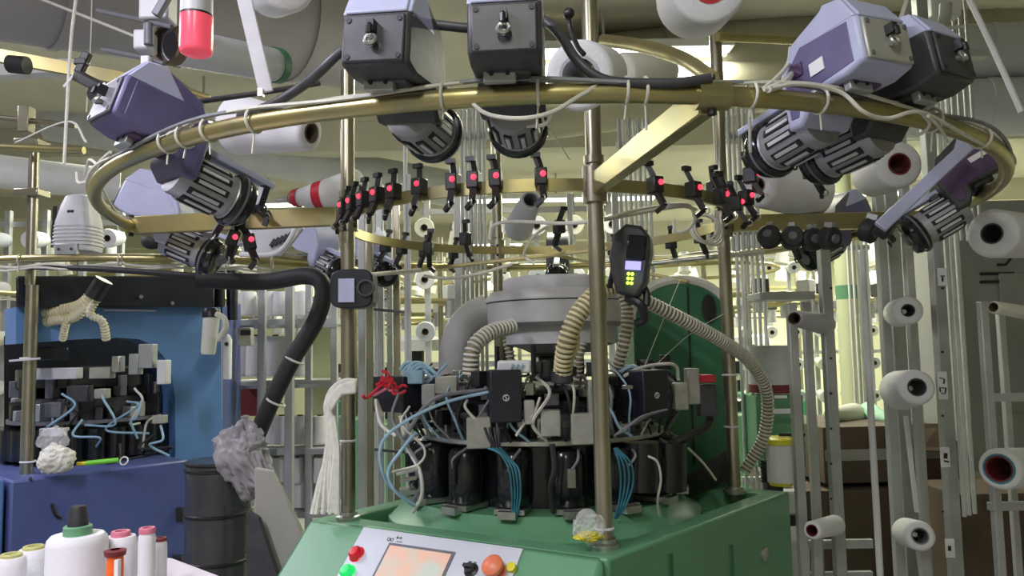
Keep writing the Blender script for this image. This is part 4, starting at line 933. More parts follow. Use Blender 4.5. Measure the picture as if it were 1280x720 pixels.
# cream hoses
for pp, r in ((((120, 362, 3.2), (100, 382, 3.2), (65, 390, 3.22), (38, 392, 3.25), (22, 405, 3.3)), .026), (((118, 368, 3.2), (95, 395, 3.2), (60, 402, 3.22), (25, 420, 3.3)), .022), (((122, 372, 3.18), (112, 392, 3.18), (128, 402, 3.2), (133, 425, 3.24)), .018), (((108, 380, 3.2), (85, 400, 3.2), (78, 425, 3.25)), .016)):
    hose(pp, r, K['hose'], K['hosew'], parent=bm_)
MB().cyl(P(130, 350, 3.15), P(116, 372, 3.15), .036, 14).build('hose_socket', K['black'], bm_)
# post and ring
vbar(bm_, 'post', 36, 500, 3.1, 15, ZB, zz(345, 3.1), 'post', round_=True); vbar(bm_, 'post', 41, 250, 3.1, 12, zz(345, 3.1), zz(176, 3.1), 'post', round_=True)
for py in (448, 577): MB().torus(P(35, py, 3.1), up, .027, .004, 16, 6).build('cable_tie', K['paper'], bm_)
MB().bar(P(12, 451, 3.05), P(50, 448, 3.05), .008, .008).build('tie_rod', K['lgrey'], bm_)
for py, h in ((242, 12), (180, 12)): a = P(40, py, 3.1); MB().box(a, (.10, .09, .03)).build('collar', K['post'], bm_, bevel=.004)
a = P(33, 150, 3.1); MB().box(a, (.045, .05, .11)).build('ladder_bracket', K['post'], bm_, bevel=.003)
MB().tube([P(0, 147, 3.1), P(95, 157, 3.1)], .012, 10).build('cross_rod', K['post'], bm_); MB().tube([P(0, 184, 3.0), P(105, 188, 3.0)], .016, 10).build('cross_rod', K['brass'], bm_)
RL = V((P(215, 330, 4.3).x, 4.35, 0)); RL.z = 1.90
zr = P(150, 323, 3.05).z
cx = P(60, 330, 3.0).x; cr_ = 1.25
MB().tube([V((cx+cr_*math.cos(a), 3.0+cr_+cr_*math.sin(a), zr)) for a in [2*PI*i/100 for i in range(100)]], .016, 12, closed=True).build('feeder_ring', K['brass'], bm_)
mb = MB()
for k in range(2): mb.tube([V((cx+(cr_+.01)*math.cos(a), 3.0+cr_+(cr_+.01)*math.sin(a), zr-.03-.012*k+.006*math.sin(a*31+k))) for a in [2*PI*i/140 for i in range(140)]], .005, 6, closed=True)
mb.build('ring_cable', K['cable'], bm_)
MB().tube(catmull([P(*q) for q in ((20, 333, 3.05), (120, 336, 2.98), (220, 343, 2.98), (300, 348, 3.0), (390, 350, 3.05))], 6), .012, 8).build('ring_cable', K['rubber'], bm_)
for px in (25, 150, 262, 284, 340): 
    q = P(px, 325 if px < 200 else 328, 3.0); mb = MB().torus(q, (1, .1, 0), .022, .003, 14, 6); mb.tube([q+V((0, -.01, -.02)), q+V((0, -.01, -.05))], .0025, 5); mb.build('cable_tie', K['cable'], bm_)
# finned motors on its ring
def finned(px, py, d, label, w_=.155, M=None):
    t = thing('finned_feeder', label, 'yarn feeder', P(px, py, d), 'finned feeders on the blue machine')
    L = dict(local=True)
    sq = lambda rx, ry, z: [V((rx*math.copysign(abs(math.cos(x))**.55, math.cos(x)), ry*math.copysign(abs(math.sin(x))**.55, math.sin(x)), z)) for x in [2*PI*i/24 for i in range(24)]]
    mb = MB(); prev = None
    for z, s in ((0, .95), (.02, 1.0), (.12, .95), (.19, .74), (.225, .58), (.235, .35)):
        cur = sq(.080*s, .075*s, z)
        mb.v += cur
        o = len(mb.v)-24
        if prev is not None: mb.f += [(prev+j, prev+(j+1) % 24, o+(j+1) % 24, o+j) for j in range(24)]
        prev = o
    mb.f += [tuple(range(24))[::-1], tuple(range(prev, prev+24))]
    mb.build('housing', K['lgrey'], t, **L)
    for k in range(6):
        z = .022+.015*k
        a = sq(.085-.001*k, .080-.001*k, z); b = sq(.085-.001*k, .080-.001*k, z+.006); MB().hull2(a, b).build('fin', K['lgrey'], t, **L)
    MB().box((0, -.078, .0), (.085, .03, .045)).build('clamp', K['galv'], t, bevel=.003, **L)
    mb = MB(); 
    for s in (-1, 1): mb.cyl((s*.025, -.094, 0), (s*.025, -.097, 0), .005, 8)
    mb.build('clamp_screw', K['slot'], t, **L)
    MB().box((0, -.058, .155), (.026, .012, .014)).build('badge', K['slot'], t, **L)
    MB().bar((-.095, .0, .19), (-.10, .0, .02), .018, .018).build('cable_arm', K['black'], t, **L)
    return t
finned(98, 315, 3.08, 'light grey finned feeder on the ring of the blue machine, leftmost')
finned(220, 318, 3.06, 'grey finned feeder behind the left square arm, second on the blue machine').rotation_euler = (0, .25, .3)
t = thing('sloped_feeder', 'pale grey slotted feeder body lying between the arm and the left post', 'yarn feeder', P(330, 300, 2.8))
MB().hull2([P(300, 318, 2.8), P(352, 322, 2.8), P(382, 285, 2.8), P(315, 282, 2.8)], [P(300, 314, 2.95), P(352, 318, 2.95), P(382, 281, 2.95), P(315, 278, 2.95)]).build('housing', K['lgrey'], t, bevel=.012)
mb = MB()
for k in range(5): mb.bar(P(338+5*k, 308-2*k, 2.79), P(344+5*k, 299-2*k, 2.79), .012, .010)
mb.build('vent_slot', K['slot'], t)
MB().tube(catmull([P(300, 318, 2.77), P(340, 318, 2.75), P(358, 305, 2.75), P(372, 280, 2.77)], 6), .009, 8).build('white_tube', K['wtube'], t)
# black bodies under the ring
for k, (px, py, r) in enumerate(((225, 298, .05), (245, 292, .045), (190, 302, .035))):
    t = tag(MB().sphere(P(px, py, 2.95), r, 14, (1.2, 1, .9)).build('feeder_wheel', K['rubber']), 'black round feeder wheel above the blue machine ring, %s' % ('middle of three', 'right of three', 'left and smallest of three')[k], 'wheel', 'black wheels on the blue machine ring')
# cream filter bottle hanging right of the blue frame
t = thing('filter_bottle', 'cream plastic filter bottle with black cap hanging beside the blue frame', 'bottle', P(262, 440, 3.25))
MB().lathe([(0, 0), (.026, 0), (.030, .01), (.034, .16), (0, .17)], P(260, 443, 3.25), V((.08, 0, 1)), 18).build('body', K['cream'], t)
MB().lathe([(0, 0), (.036, 0), (.036, .03), (.028, .04), (0, .04)], P(264, 397, 3.25), up, 18).build('cap', K['black'], t)
MB().tube(catmull([P(272, 425, 3.24), P(282, 410, 3.22), P(280, 398, 3.22), P(270, 392, 3.22)], 5), .012, 8).build('side_tube', K['cream'], t)
# big black suction hose
t = thing('suction_duct', 'thick black hose with pale ties slanting down left of the left post', 'hose', P(320, 550, 2.75))
pts = catmull([P(*q) for q in ((250, 350, 2.8), (330, 352, 2.75), (385, 345, 2.7), (404, 360, 2.68), (395, 400, 2.68), (365, 450, 2.7), (338, 505, 2.72), (318, 552, 2.75))], 8)
MB().tube(pts, .031, 14).build('hose_body', K['rubber'], t)
for (x, y, s) in ((368, 450, 1), (345, 503, 1), (396, 394, 0)): 
    MB().torus(P(x, y, 2.70), V((.45, 0, .9)), .033, .0042, 18, 6).build('tie_band', K['cable'], t)
# tank with bag
t = thing('smoky_tank', 'dark smoky cylindrical tank standing right of the blue base', 'tank', (P(272, 690, 2.7).x, 2.7, 0))
a = P(272, 695, 2.7); rT = 38*2.7/F; zt1 = P(272, 575, 2.7).z
MB().lathe([(0, .0), (rT, .0), (rT, zt1-.02), (rT*.95, zt1), (0, zt1)], (a.x, 2.7, 0), up, 30).build('shell', K['glass'], t)
for py in (577, 585, 640, 698): MB().torus((a.x, 2.7, P(272, py, 2.7).z), up, rT, .006, 30, 6).build('hoop', K['black'], t)
MB().lathe([(0, .01), (rT*.8, .01), (rT*.8, P(272, 650, 2.7).z), (0, P(272, 650, 2.7).z)], (a.x, 2.7, 0), up, 20).build('lint', K['board'], t)
def bag(mb, c, pts, seed, amp=.02, n=14):
    pass
def crumple(name, label, cat, c, sx, sy, sz, m, seed, amp=.22, parent=None, drop=None):
    bm = bmesh.new(); bmesh.ops.create_icosphere(bm, subdivisions=5, radius=1)
    from mathutils import noise
    for v in bm.verts:
        n = noise.noise(v.co*1.5+V((seed, 0, 0)))*amp*.7 + abs(noise.noise(v.co*3.5+V((0, seed, 0))))*amp*.3
        n += abs(noise.noise(V((v.co.x*7, v.co.y*7, v.co.z*2.2+seed))))*amp*.1
        n += (.5-abs(noise.noise(v.co*2.7+V((seed*2, seed, 3)))))*amp*.9 + (.4-abs(noise.noise(V((v.co.x*6+seed, v.co.y*6, v.co.z*3)))))*amp*.4 - amp*.4
        v.co = v.co*(1+n); v.co = V((v.co.x*sx, v.co.y*sy, v.co.z*sz))
        if drop: v.co = drop(v.co)
    me = bpy.data.meshes.new(name); bm.to_mesh(me); bm.free()
    for p in me.polygons: p.use_smooth = True
    me.materials.append(m); o = bpy.data.objects.new(name, me); COL.objects.link(o); o.location = c
    if parent is not None: o.parent = parent; o.location = c - parent.matrix_basis.translation
    else: tag(o, label, cat)
    return o
crumple('plastic_bag', 'crumpled grey plastic bag draped over the dark tank', 'bag', P(300, 566, 2.62), .085, .06, .10, K['gfilm'], 3.3, .55, drop=lambda c: V((c.x + (.07*max(0, -c.z/.1)), c.y, c.z*(1.5 if c.z < 0 else .9))))
crumple('fluff_bag', 'small clear bag of white fluff hanging on the blue base edge', 'bag', P(70, 574, 3.0), .065, .05, .055, K['cloth'], 1.2, .3)
crumple('clear_sleeve', 'empty clear top of the fluff bag left of the green pen', 'bag', P(66, 550, 3.02), .055, .03, .05, K['film'], 5.2, .3)
t = thing('green_pen', 'lime green screwdriver with yellow tip on the blue base', 'screwdriver', P(125, 577, 3.1))
MB().cyl(P(108, 579, 3.08), P(148, 575, 3.12), .010, 10).build('handle', K['lime'], t); MB().cyl(P(96, 580, 3.07), P(108, 579, 3.08), .008, 10).build('tip', K['yel'], t); MB().torus(P(155, 576, 3.13), (0, -1, .4), .016, .003, 16, 6).build('hook', K['paper'], t)
# grey board
t = thing('leaning_board', 'pale grey board leaning between tank and green machine', 'board', P(345, 700, 2.45))
q = [P(318, 585, 2.5), P(340, 590, 2.5), P(384, 680, 2.5), P(392, 800, 2.5), P(320, 800, 2.5)]
MB().hull2(q, [p+V((0, .03, 0)) for p in q]).build('panel', K['board'], t, bevel=.003)
tag(MB().hull2([P(308, 640, 2.44), P(322, 648, 2.44), P(348, 725, 2.44), P(310, 800, 2.44)], [p+V((0, .03, 0)) for p in (P(308, 640, 2.44), P(322, 648, 2.44), P(348, 725, 2.44), P(310, 800, 2.44))]).build('dark_board', K['dgrey']), 'dark narrow board in front of the pale leaning board', 'board')
# ================================================================== table with spools
ZTB = .96
c1, c2, c3 = PZ(188, 697, ZTB), PZ(215, 697, ZTB), PZ(292, 726, ZTB)
tb = thing('work_table', 'pale pinkish white table top at the bottom left corner', 'table', (-1.15, 1.7, 0))
c1 = PZ(0, 690, ZTB); c1 = V((-1.75, c2.y+.05, ZTB))
poly = [c1, c2, c3, V((c3.x+.18, c3.y-.5, ZTB)), V((-1.75, c3.y-.5, ZTB))]
MB().hull2([p-V((0, 0, .03)) for p in poly], poly).build('tabletop', K['table'], tb, bevel=.004)
for p in (poly[1], poly[3], poly[0], poly[4]): 
    q = p + (sum(poly, V((0, 0, 0)))/5-p)*.12; MB().bar(down(q, 0), down(q, ZTB-.03), .04, .04).build('leg', K['gtube'], tb)
def spool(label, px, py_top, d, wpx, top_w, col, collar_h=.012, name='yarn_spool', taper=1.0, neck=None, body='white'):
    a = P(px, py_top, d); h = a.z-ZTB; r = wpx*d/F/2; rt = top_w*d/F/2
    t = thing(name, label, 'spool', (a.x, d, ZTB), None)
    MB().lathe([(0, 0), (r*taper, .0), (r*taper, .012), (r, h-.018), (r*.97, h-.008), (r*.86, h), (0, h)], n=32).build('yarn', K[body], t, local=True)
    MB().lathe([(rt*.55, h), (rt, h), (rt, h+collar_h), (rt*.92, h+collar_h+.002), (rt*.6, h+collar_h+.002), (rt*.55, h-.01)], n=28).build('rim', K[col], t, local=True)
    if neck: neck(t, h+collar_h, rt)
    else: MB().lathe([(0, h-.01), (rt*.56, h-.01)], n=20).build('bore', K['brown'], t, local=True)
    return t
def capneck(t, h, rt): 
    MB().lathe([(0, h-.002), (rt*.75, h-.002), (rt*.72, h+.004), (rt*.62, h+.036), (rt*.5, h+.044), (0, h+.044)], n=20).build('black_plug', K['rubber'], t, local=True)
spool('largest white spool with green rim and black plug on the table', 97, 668, 1.72, 68, 32, 'green', .018, neck=capneck)
spool('white spool with yellow green rim, second from the left edge', 42, 686, 1.78, 36, 24, 'oyel', .005)
spool('white spool with yellow rim cut by the left frame edge', 14, 696, 1.68, 34, 24, 'oyel', .005)
spool('medium white spool with pink rim behind the orange cutter', 151, 670, 1.80, 38, 22, 'pinkp', .010)
spool('tall narrow white spool with pink rim right of the orange cutter', 184, 666, 1.78, 20, 19, 'pinkp', .010)
spool('short narrow white spool with dark red rim, rightmost on the table', 201, 676, 1.84, 15, 14, 'dred', .006)
t = thing('orange_cutter', 'bright orange cutter handle with dark red top between the spools', 'cutter', P(144, 720, 1.6))
a = P(144, 694, 1.6); a.z -= .0
MB().lathe([(.010, a.z-ZTB-.0), (.020, a.z-ZTB), (.0215, a.z-ZTB+.010), (.010, a.z-ZTB+.012)], (a.x, 1.6, ZTB), up, 20).build('top_ring', K['dred'], t)
MB().lathe([(0, 0), (.018, 0), (.016, a.z-ZTB), (0, a.z-ZTB)], (a.x, 1.6, ZTB), up, 18).build('handle', K['orange'], t)
MB().box((a.x+.013, 1.585, a.z-.03), (.008, .012, .05)).build('clip', K['paper'], t)
# ================================================================== yellow bits bag, yarn hank
t = thing('yellow_bag', 'small clear bag of yellow clips at the foot of the front post', 'bag', P(736, 678, 1.86))
a = P(736, 670, 1.85)
crumple('yellow_clips', '', '', a, .030, .020, .012, K['yel'], 2.0, .5, parent=t); crumple('film', '', '', a+V((0, 0, .022)), .036, .024, .036, K['film'], 4.0, .35, parent=t)
t = thing('yarn_hank', 'bundle of off white yarn hanging from the left post', 'yarn', P(437, 480, 2.22))
for k in range(6):
    o1 = rnd.uniform(-4, 4); o2 = (-11, -8, -2, 4, 9, 10)[k]
    MB().tube(catmull([P(446, 478+o1*.4, 2.20), P(430, 480+o1, 2.19), P(414, 492+o1, 2.19), P(409+o1*.5, 510, 2.19), P(415+o1*.7, 530, 2.19), P(412+o1*.8, 560, 2.19), P(408+o2*.7, 600, 2.19), P(407+o2*1.5, 642, 2.2)], 5), .0075, 7).build('strand', K['cloth'], t)
for k in range(4):
    MB().tube(catmull([P(414+k, 520, 2.185), P(419+k, 560, 2.185), P(416+2*k, 600, 2.185), P(412+3.4*k, 640, 2.2)], 5), .008, 7).build('strand', K['cloth'], t)
mb = MB().hull2([P(408, 498, 2.18), P(424, 480, 2.18), P(446, 474, 2.18), P(446, 492, 2.18), P(428, 494, 2.18), P(414, 515, 2.18)], [P(408, 498, 2.21), P(424, 480, 2.21), P(446, 474, 2.21), P(446, 492, 2.21), P(428, 494, 2.21), P(414, 515, 2.21)]); mb.build('folded_top', K['cloth'], t, bevel=.006)
# ================================================================== hanging strings
for k, (pts_, lb_) in enumerate(((((96, -10, 2.2), (88, 60, 2.2), (80, 205, 2.2)), 'thick white hanging cord at the upper left'), (((115, -10, 2.4), (113, 60, 2.4), (108, 140, 2.4)), 'thin white hanging thread right of the thick cord'), (((42, -5, 2.6), (100, 18, 2.5), (170, 46, 2.4)), 'pale cord slanting down to the cast bracket'), (((672, 640-500, 1.22), (690, 165, 1.4), (712, 200, 1.6)), 'loose white yarn end below the centre of the ring'), (((20, 178, 2.9), (84, 152, 2.5), (108, 178, 2.3)), 'white cord tied across the hanging cord'), (((805, 470, 2.25), (862, 418, 2.4), (905, 392, 2.5)), 'thin taut yarn rising to the right post'), (((805, 460, 2.25), (825, 410, 2.3), (850, 350, 2.4)), 'thin taut yarn rising in front of the green column'), (((938, 112, 1.3), (937, 150, 1.35), (938, 190, 1.4)), 'white yarn tail hanging right of the ring clamp'))):
    tag(MB().tube(catmull([P(*q) for q in pts_], 8), (.005, .002, .005, .0016, .0035, .0012, .0012, .003)[k], 6).build('thread', K['cloth']), lb_, 'thread')

# ================================================================== left creel with shelves of cones
lc = thing('shelf_rack', 'grey steel rack with shelves of white cones behind the left post', 'rack', (P(350, 600, 4.3).x, 4.3, 0))
for px, w_, d in ((294, 8, 4.2), (327, 9, 4.1), (362, 10, 4.1), (386, 8, 4.3), (418, 8, 4.2)): vbar(lc, 'upright', px, 500, d, w_, 0, zz(352, d), 'gtube')
for py in (402, 478, 562, 640):
    a, b = P(286, py, 4.35), P(422, py+2, 4.35); MB().box((a+b)/2+V((0, .1, 0)), (b.x-a.x, .34, .035)).build('shelf', K['gtube'], lc, bevel=.003)
for py in (408, 483): a, b = P(286, py, 4.18), P(422, py, 4.18); MB().box((a+b)/2, (b.x-a.x, .02, .02)).build('shelf_rail', K['galv'], lc)
MB().hull2([P(390, 400, 4.6), P(416, 400, 4.6), P(416, 545, 4.6), P(390, 545, 4.6)], [P(390, 400, 4.63), P(416, 400, 4.63), P(416, 545, 4.63), P(390, 545, 4.63)]).build('back_panel', K['colm'], lc)
MB().hull2([P(290, 486, 4.6), P(345, 486, 4.6), P(345, 520, 4.6), P(290, 520, 4.6)], [P(290, 486, 4.65), P(345, 486, 4.65), P(345, 520, 4.65), P(290, 520, 4.65)]).build('red_crate', K['dred'], lc)
proto = None
rows = [(478, 'third shelf', (303, 318, 344, 374), 50), (402, 'upper shelf', (309, 336, 352, 378), 30), (562, 'lower shelf', (300, 338, 352, 375, 400), 34), (640, 'bottom shelf', (305, 345, 378, 402), 62)]
def shelf_cone(px, py, d, hp, label, group, rp=13):
    global proto
    q = P(px, py, d); q.z += .02; h = hp*d/F; r = rp*d/F
    if proto is None:
        t = thing('yarn_cone', label, 'yarn cone', (0, 0, 0), group)
        MB().lathe([(0, 0), (.95, 0), (1, .06), (.86, .94), (.8, 1), (.3, 1.0), (0, 1.0)], n=20).build('yarn', K['white'], t, local=True)
        MB().lathe([(.28, .98), (.28, 1.04), (.22, 1.04), (.2, .9)], n=14).build('tube', K['brown'], t, local=True)
        proto = t
    else: t = dup(proto, MX.Identity(4), label, group)
    t.matrix_basis = MX.Translation(q) @ MX.Diagonal((r, r, h, 1))
    return t
for py, nm, xs, hp in rows:
    for k, px in enumerate(xs): shelf_cone(px, py-3, 4.4, hp, 'white cone on the %s of the grey rack, %s from the left' % (nm, names[k]), 'cones on the grey rack')
for k, px in enumerate((345, 372, 400)): shelf_cone(px, 607, 4.36, 30, 'white cone above the bottom shelf behind the hanging yarn, %s' % ('left', 'middle', 'right')[k], 'cones on the grey rack', 11)
t = thing('white_bottle', 'narrow white bottle with blue dot on the rack beside the blue frame', 'bottle', P(284, 474, 3.7))
MB().lathe([(0, 0), (.020, 0), (.021, .19), (.012, .21), (0, .22)], P(284, 474, 3.7), up, 16).build('body', K['white'], t); MB().cyl(P(283, 430, 3.675), P(283, 430, 3.67), .010, 10).build('dot', K['slot'], t)
t = thing('small_box', 'small pale boxy unit with dark window on the rack post', 'box', P(307, 425, 3.8)); MB().box(P(307, 421, 3.8), (.07, .05, .09)).build('case', K['ivory'], t, bevel=.006); MB().box(P(307, 416, 3.77), (.05, .006, .025)).build('window', K['slot'], t)
# ================================================================== centre left column of pipes behind the left post
cc_ = thing('pipe_creel', 'row of vertical steel posts and pale pipes right of the left post', 'pipe rack', (P(480, 600, 3.6).x, 3.6, 0))
for px, w_, m, d, z1 in ((453, 9, 'gtube', 3.2, 2.15), (463, 8, 'post', 3.3, 2.2), (476, 9, 'gtube', 3.6, 2.3), (488, 7, 'galv', 3.7, 2.3), (497, 8, 'post', 3.5, 2.25), (509, 5, 'wtube', 3.4, 2.5), (513, 4, 'wtube', 3.4, 2.3), (470, 4, 'wtube', 3.5, 2.2)):
    vbar(cc_, 'upright', px, 500, d, w_, 0, z1, m, round_=w_ < 6)
for py in (385, 560): a, b = P(448, py, 3.45), P(515, py+6, 3.45); MB().bar(a, b, .012, .012).build('tie_rod', K['mgrey'], cc_)
mb = MB()
for k in range(12): mb.box(P(484, 352+6*k, 3.45), (.018, .004, .010))
mb.build('perforation', K['paper'], cc_)
# ================================================================== bundles of vertical pipes behind the ring
def bundle(label, px0, py, n, step, d, z0, z1, m='gtube', wpx=4.2):
    t = thing('pipe_bundle', label, 'pipes', (P(px0+n*step/2, py, d).x, d, z0), 'bundles of yarn pipes')
    for k in range(n): vbar(t, 'yarn_pipe', px0+k*step, py, d+.02*(k % 2), wpx, z0, z1, m, round_=True)
    a, b = P(px0-3, py, d), P(px0+n*step, py, d); MB().box(V(((a.x+b.x)/2, d+.03, z1-.12)), (b.x-a.x, .02, .03)).build('clip_bar', K['gtube'], t)
    MB().box(V(((a.x+b.x)/2, d+.03, z0+.1)), (b.x-a.x, .02, .03)).build('clip_bar', K['gtube'], t)
    return t
bundle('bundle of pale pipes behind the centre of the ring, left of the back post', 578, 280, 6, 5.6, 3.4, 1.0, 2.6)
bundle('bundle of pipes behind the front post arm', 776, 240, 7, 6.2, 3.6, 1.2, 2.6)
bundle('bundle of pipes right of the right post under the ring', 912, 200, 6, 6.4, 3.3, 1.9, 2.55)
bundle('bundle of pale pipes beside the right post reaching down to the canister', 925, 420, 6, 6.5, 3.4, .8, 2.05, 'wtube')
bundle('thin pipes between the cream column and the creel', 1064, 400, 5, 6, 4.6, 0, 2.2, 'wtube', 3.2)
vb = thing('rear_posts', 'pair of grey posts behind the dust drum beside the pipe bundle', 'posts', (P(570, 400, 3.5).x, 3.5, 0))
for px, w_, d, z1 in ((572, 8, 3.5, 2.35), (508, 6, 3.9, 2.3), (713, 7, 3.9, 2.3), (770, 8, 3.6, 2.4)): vbar(vb, 'post', px, 300, d, w_, 0, z1, 'gtube')
# cream column
t = thing('cream_column', 'round cream column with green band seen between the creel bars', 'column', (P(1060, 500, 5.2).x, 5.2, 0))
a = P(1060, 400, 5.2); MB().cyl((a.x, 5.2, 0), (a.x, 5.2, 3.6), 12.5*5.2/F, 28).build('shaft', K['colm'], t)
z0, z1 = P(1060, 374, 5.2).z, P(1060, 357, 5.2).z; MB().lathe([(12.8*5.2/F, z0), (12.8*5.2/F, z1)], (a.x, 5.2, 0), up, 28).build('green_band', K['green'], t)
# ================================================================== far machines in the bright hall
def far_machine(label, x, y, s, hue, rot=0.0):
    t = thing('far_machine', label, 'machine', (x, y, 0), 'knitting machines far down the hall', rz(rot))
    L = dict(local=True)
    g = K[hue]
    MB().box((0, 0, .45), (1.15, 1.15, .9)).build('base', g, t, bevel=.02, **L)
    MB().lathe([(0, .9), (.42, .9), (.42, 1.0), (.34, 1.02), (.34, 1.18), (0, 1.18)], n=24).build('cylinder', K['blackg'], t, **L)
    MB().lathe([(0, 1.18), (.38, 1.18), (.38, 1.24), (.22, 1.25), (.22, 1.3), (0, 1.3)], n=24).build('feed_plate', K['steel'], t, **L)
    MB().lathe([(0, 1.5), (.24, 1.5), (.24, 1.6), (.16, 1.64), (0, 1.64)], n=24).build('drum', K['lgrey'], t, **L)
    MB().cyl((0, 0, 1.3), (0, 0, 1.5), .06, 12).build('shaft', K['black'], t, **L)
    for k in range(3):
        a = 2*PI*k/3+.4; p = V((.6*math.cos(a), .6*math.sin(a), 0)); MB().cyl(p+V((0, 0, .9)), p+V((0, 0, 2.5)), .024, 10).build('post', K['post'], t, **L)
        MB().bar(p+V((0, 0, 1.9)), p*1.8+V((0, 0, 1.9)), .05, .03).build('arm', K['brass'], t, **L)
    MB().torus((0, 0, 1.9), (0, 0, 1), 1.12, .022, 48, 8).build('feeder_ring', K['brass'], t, **L)
    MB().torus((0, 0, 2.2), (0, 0, 1), .75, .018, 40, 6).build('upper_ring', K['brass'], t, **L)
    for k in range(14):
        a = 2*PI*k/14; p = V((1.12*math.cos(a), 1.12*math.sin(a), 1.92)); o = MB().box(p+V((0, 0, .05)), (.12, .10, .12), rz(math.degrees(a))).build('feeder', K['dgrey' if k % 2 else 'lgrey'], t, bevel=.01, **L); MB().cyl(p-V((0, 0, .16)), p-V((0, 0, .0)), .05, 12).build('feeder_drum', K['drum'], o, **L)
    for k in range(10):
        a = 2*PI*k/10+.2; p = V((.9*math.cos(a), .9*math.sin(a), 2.28)); MB().cyl(p, p+V((.05*math.cos(a), .05*math.sin(a), .22)), .07, 12, .05).build('spool', K['cream' if k % 2 else 'white'], t, **L)
    for k in range(10):
        a = 2*PI*k/10+.1; q = V((.36*math.cos(a), .36*math.sin(a), 1.24)); MB().box(q+V((0, 0, .05)), (.07, .06, .12), rz(math.degrees(a))).build('cam_box', K['navy' if k % 2 else 'ivory'], t, **L)
    return t
fars = [('green knitting machine under the right end of the ring, in the bright hall', 1.75, 7.2, 'green'), ('green knitting machine farthest right in the bright hall', 4.4, 7.2, 'green'),
        ('green knitting machine far behind the pipe creel at centre left', -.9, 7.2, 'green'), ('blue knitting machine far behind the shelf rack', -3.45, 7.2, 'blue'),
        ('knitting machine far behind the drum, second row', .6, 10.2, 'dgreen'), ('knitting machine in the far second row, behind the cream column', 3.2, 10.2, 'dgreen'),
        ('knitting machine in the far second row behind the pipe creel', -2.0, 10.2, 'dgreen'), ('knitting machine in the far second row behind the blue machine', -4.8, 10.2, 'dblue'), ('knitting machine at the right end of the far second row', 5.9, 10.2, 'green')]
for k, (lb_, x, y, h) in enumerate(fars): far_machine(lb_, x, y, 1, h, 17*k)
# rows of far creel posts with cones
def far_creel(label, x, y, n, step):
    t = thing('far_creel', label, 'rack', (x, y, 0), 'yarn creels far down the hall')
    L = dict(local=True)
    for k in range(n):
        MB().box((k*step, 0, 1.3), (.04, .04, 2.6)).build('upright', K['gtube'], t, **L)
        for j in range(6):
            p = V((k*step, -.05, .55+.36*j)); o = MB().lathe([(.024, .0), (.065, 0), (.070, .02), (.05, .17), (0, .17)], p+V((0, -.14, 0)), V((0, 1, .15)), 14).build('spool', K[('white', 'cream', 'white', 'greyy')[(k+j) % 4]], t, **L); MB().lathe([(.025, -.004), (.022, -.004), (.016, .05), (0, .05)], p+V((0, -.14, 0)), V((0, 1, .15)), 10).build('core', K['brown'], o, **L)
    for z in (.4, 1.4, 2.5): MB().box(((n-1)*step/2, .03, z), ((n-1)*step+.1, .03, .04)).build('rail', K['gtube'], t, **L)
    return t
far_creel('creel of white cones far behind the centre of the machine', -.6, 5.4, 6, .26)
far_creel('creel of white cones far left behind the blue machine', -4.3, 5.6, 6, .28)
far_creel('creel of white cones far right behind the cream column', 2.6, 8.65, 8, .28)
far_creel('creel of white cones at the far back wall centre', -.4, 11.75, 8, .35)
far_creel('creel of white cones at far right by the wall', 5.85, 7.6, 6, .3)
# ================================================================== ducts, beams and lamps under the ceiling
def duct(label, a, b, r, m, name='air_duct', n=28, flange=True):
    t = thing(name, label, 'duct', V(a), 'ducts under the ceiling')
    MB().cyl(a, b, r, n).build('pipe', K[m], t)
    if flange:
        for f in (.25, .5, .75): q = V(a).lerp(V(b), f); d_ = (V(b)-V(a)).normalized(); MB().cyl(q-d_*.02, q+d_*.02, r*1.03, n).build('flange', K[m], t)
    return t
duct('broad grey duct crossing the ceiling at the upper left', P(-150, -85, 2.9), P(470, 42, 4.6), .36, 'duct')
t = thing('short_pipe', 'short pale pipe with brown mouth and dark green end under the grey duct', 'pipe', P(212, 55, 1.95))
a, b = P(206, 55, 1.95), P(345, 82, 2.35); dd = (b-a).normalized()
MB().lathe([(.040, 0), (.052, 0), (.052, (b-a).length-.02), (.040, (b-a).length-.02)], a+dd*.03, dd, 26).build('pipe', K['pvc'], t)
MB().lathe([(.044, 0), (.054, 0), (.054, .03), (.044, .03)], a, dd, 26).build('brown_mouth', K['brown'], t); MB().lathe([(.046, 0), (.056, 0), (.056, .03), (0, .03)], b-dd*.02, dd, 26).build('green_cap', K['dgreen'], t)
duct('long olive duct across the upper right', P(640, 120, 5.0), P(1400, 20, 5.0), .32, 'tduct')
duct('pale duct low along the right wall, upper one', P(1085, 70, 4.3), P(1400, 62, 4.0), .16, 'pvc')
duct('pale duct low along the right wall, lower one', P(1085, 140, 4.3), P(1400, 128, 4.0), .16, 'pvc')
duct('pale pipe beneath the grey duct at far left', P(-40, 210, 4.8), P(150, 232, 5.2), .11, 'wtube', flange=False)
duct('long pale duct far behind the ring at left', P(60, 150, 6.5), P(560, 235, 7.5), .18, 'pvc')
for k, y in enumerate((6.9, 9.9, 12.8)): struct(MB().box(((X0+X1)/2, y, ZC-.14), (X1-X0, .22, .28)).build('trim_%d' % (k+1), K['ceil']))
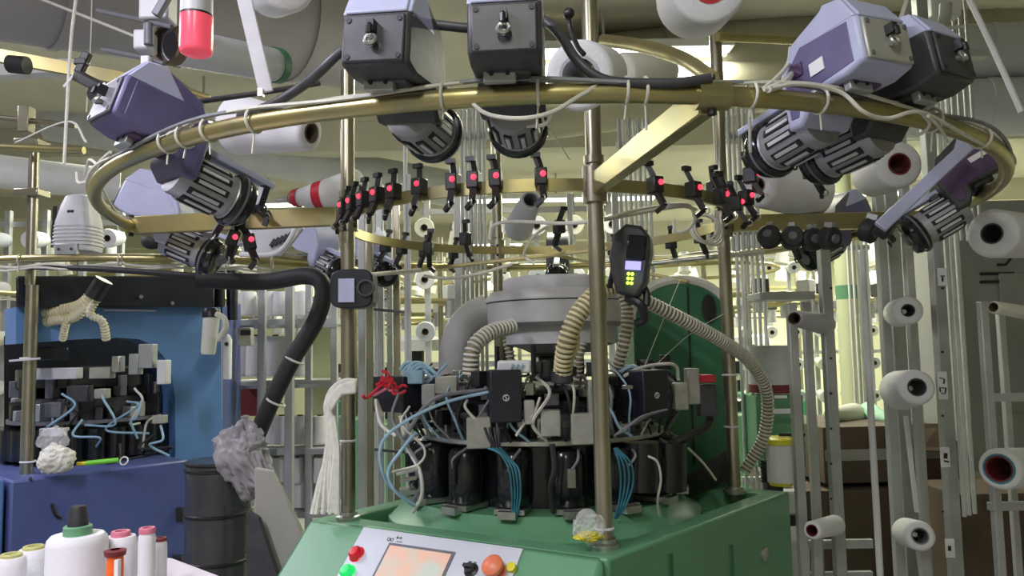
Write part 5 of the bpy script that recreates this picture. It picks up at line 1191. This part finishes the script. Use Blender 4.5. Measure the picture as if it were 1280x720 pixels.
def lamp(x, y, z, ax, ln, wt, col, label):
    t = thing('tube_lamp', label, 'lamp', (x, y, z), 'fluorescent lamps')
    s = (ln, .14, .05) if ax == 'x' else (.14, ln, .05)
    MB().box((x, y, z+.06), s).build('housing', K['paper'], t, bevel=.004)
    for k in (-1, 1):
        o = V((0, .035*k, .02)) if ax == 'x' else V((.035*k, 0, .02)); h_ = V((ln/2-.03, 0, 0)) if ax == 'x' else V((0, ln/2-.03, 0)); c = V((x, y, z))
        MB().cyl(c+o-h_, c+o+h_, .014, 10).build('tube', K['tubel'], t)
    MB().cyl((x, y, z+.08), (x, y, ZC), .01, 8).build('hanger', K['gtube'], t)
    li = bpy.data.lights.new('lamp_light', 'AREA'); li.shape = 'RECTANGLE'; li.size = s[0]; li.size_y = s[1]; li.energy = wt; li.color = col
    lo = bpy.data.objects.new('lamp_light', li); COL.objects.link(lo); lo.parent = t; lo.location = (0, 0, -.01)
    return t
desc = ['behind the camera at left', 'behind the camera at right', 'over the blue machine', 'over the far shelf rack', 'over the machine rear', 'over the right creel', 'far left in the hall', 'far centre in the hall', 'far right in the hall', 'farthest right', 'farthest centre']
for L_, de in zip(LAMPS, desc): lamp(*L_, 'white twin fluorescent lamp hanging ' + de)

tag(MB().tube(catmull([P(*q) for q in ((752, 50, 1.98), (800, 57, 1.80), (850, 72, 1.6), (893, 100, 1.38))], 6), .5, 10, flat=(.016, .009)).build('curved_arm', K['brass']), 'curved brass arm dropping from the centre post top to the ring clamp', 'arm')
tag(MB().tube([P(896, 46, 2.5), P(1010, 51, 2.7)], .016, 10).build('overhead_bar', K['brass']), 'short olive brass bar running right from the right post top', 'bar')
tag(MB().bar(P(0, 70, 2.55), P(205, 108, 2.75), .020, .045).build('overhead_bar', K['brass']), 'olive flat bar crossing behind the guide arm at upper left', 'bar')
tag(MB().bar(P(0, 90, 2.9), P(95, 84, 2.9), .06, .05).build('pale_tray', K['wtube']), 'white flat tray end at the far upper left', 'tray')
tag(MB().tube([P(12, 80, 2.5), P(34, 82, 2.5)], .030, 14).build('black_roll', K['rubber']), 'black roll end at the upper left edge', 'roll')
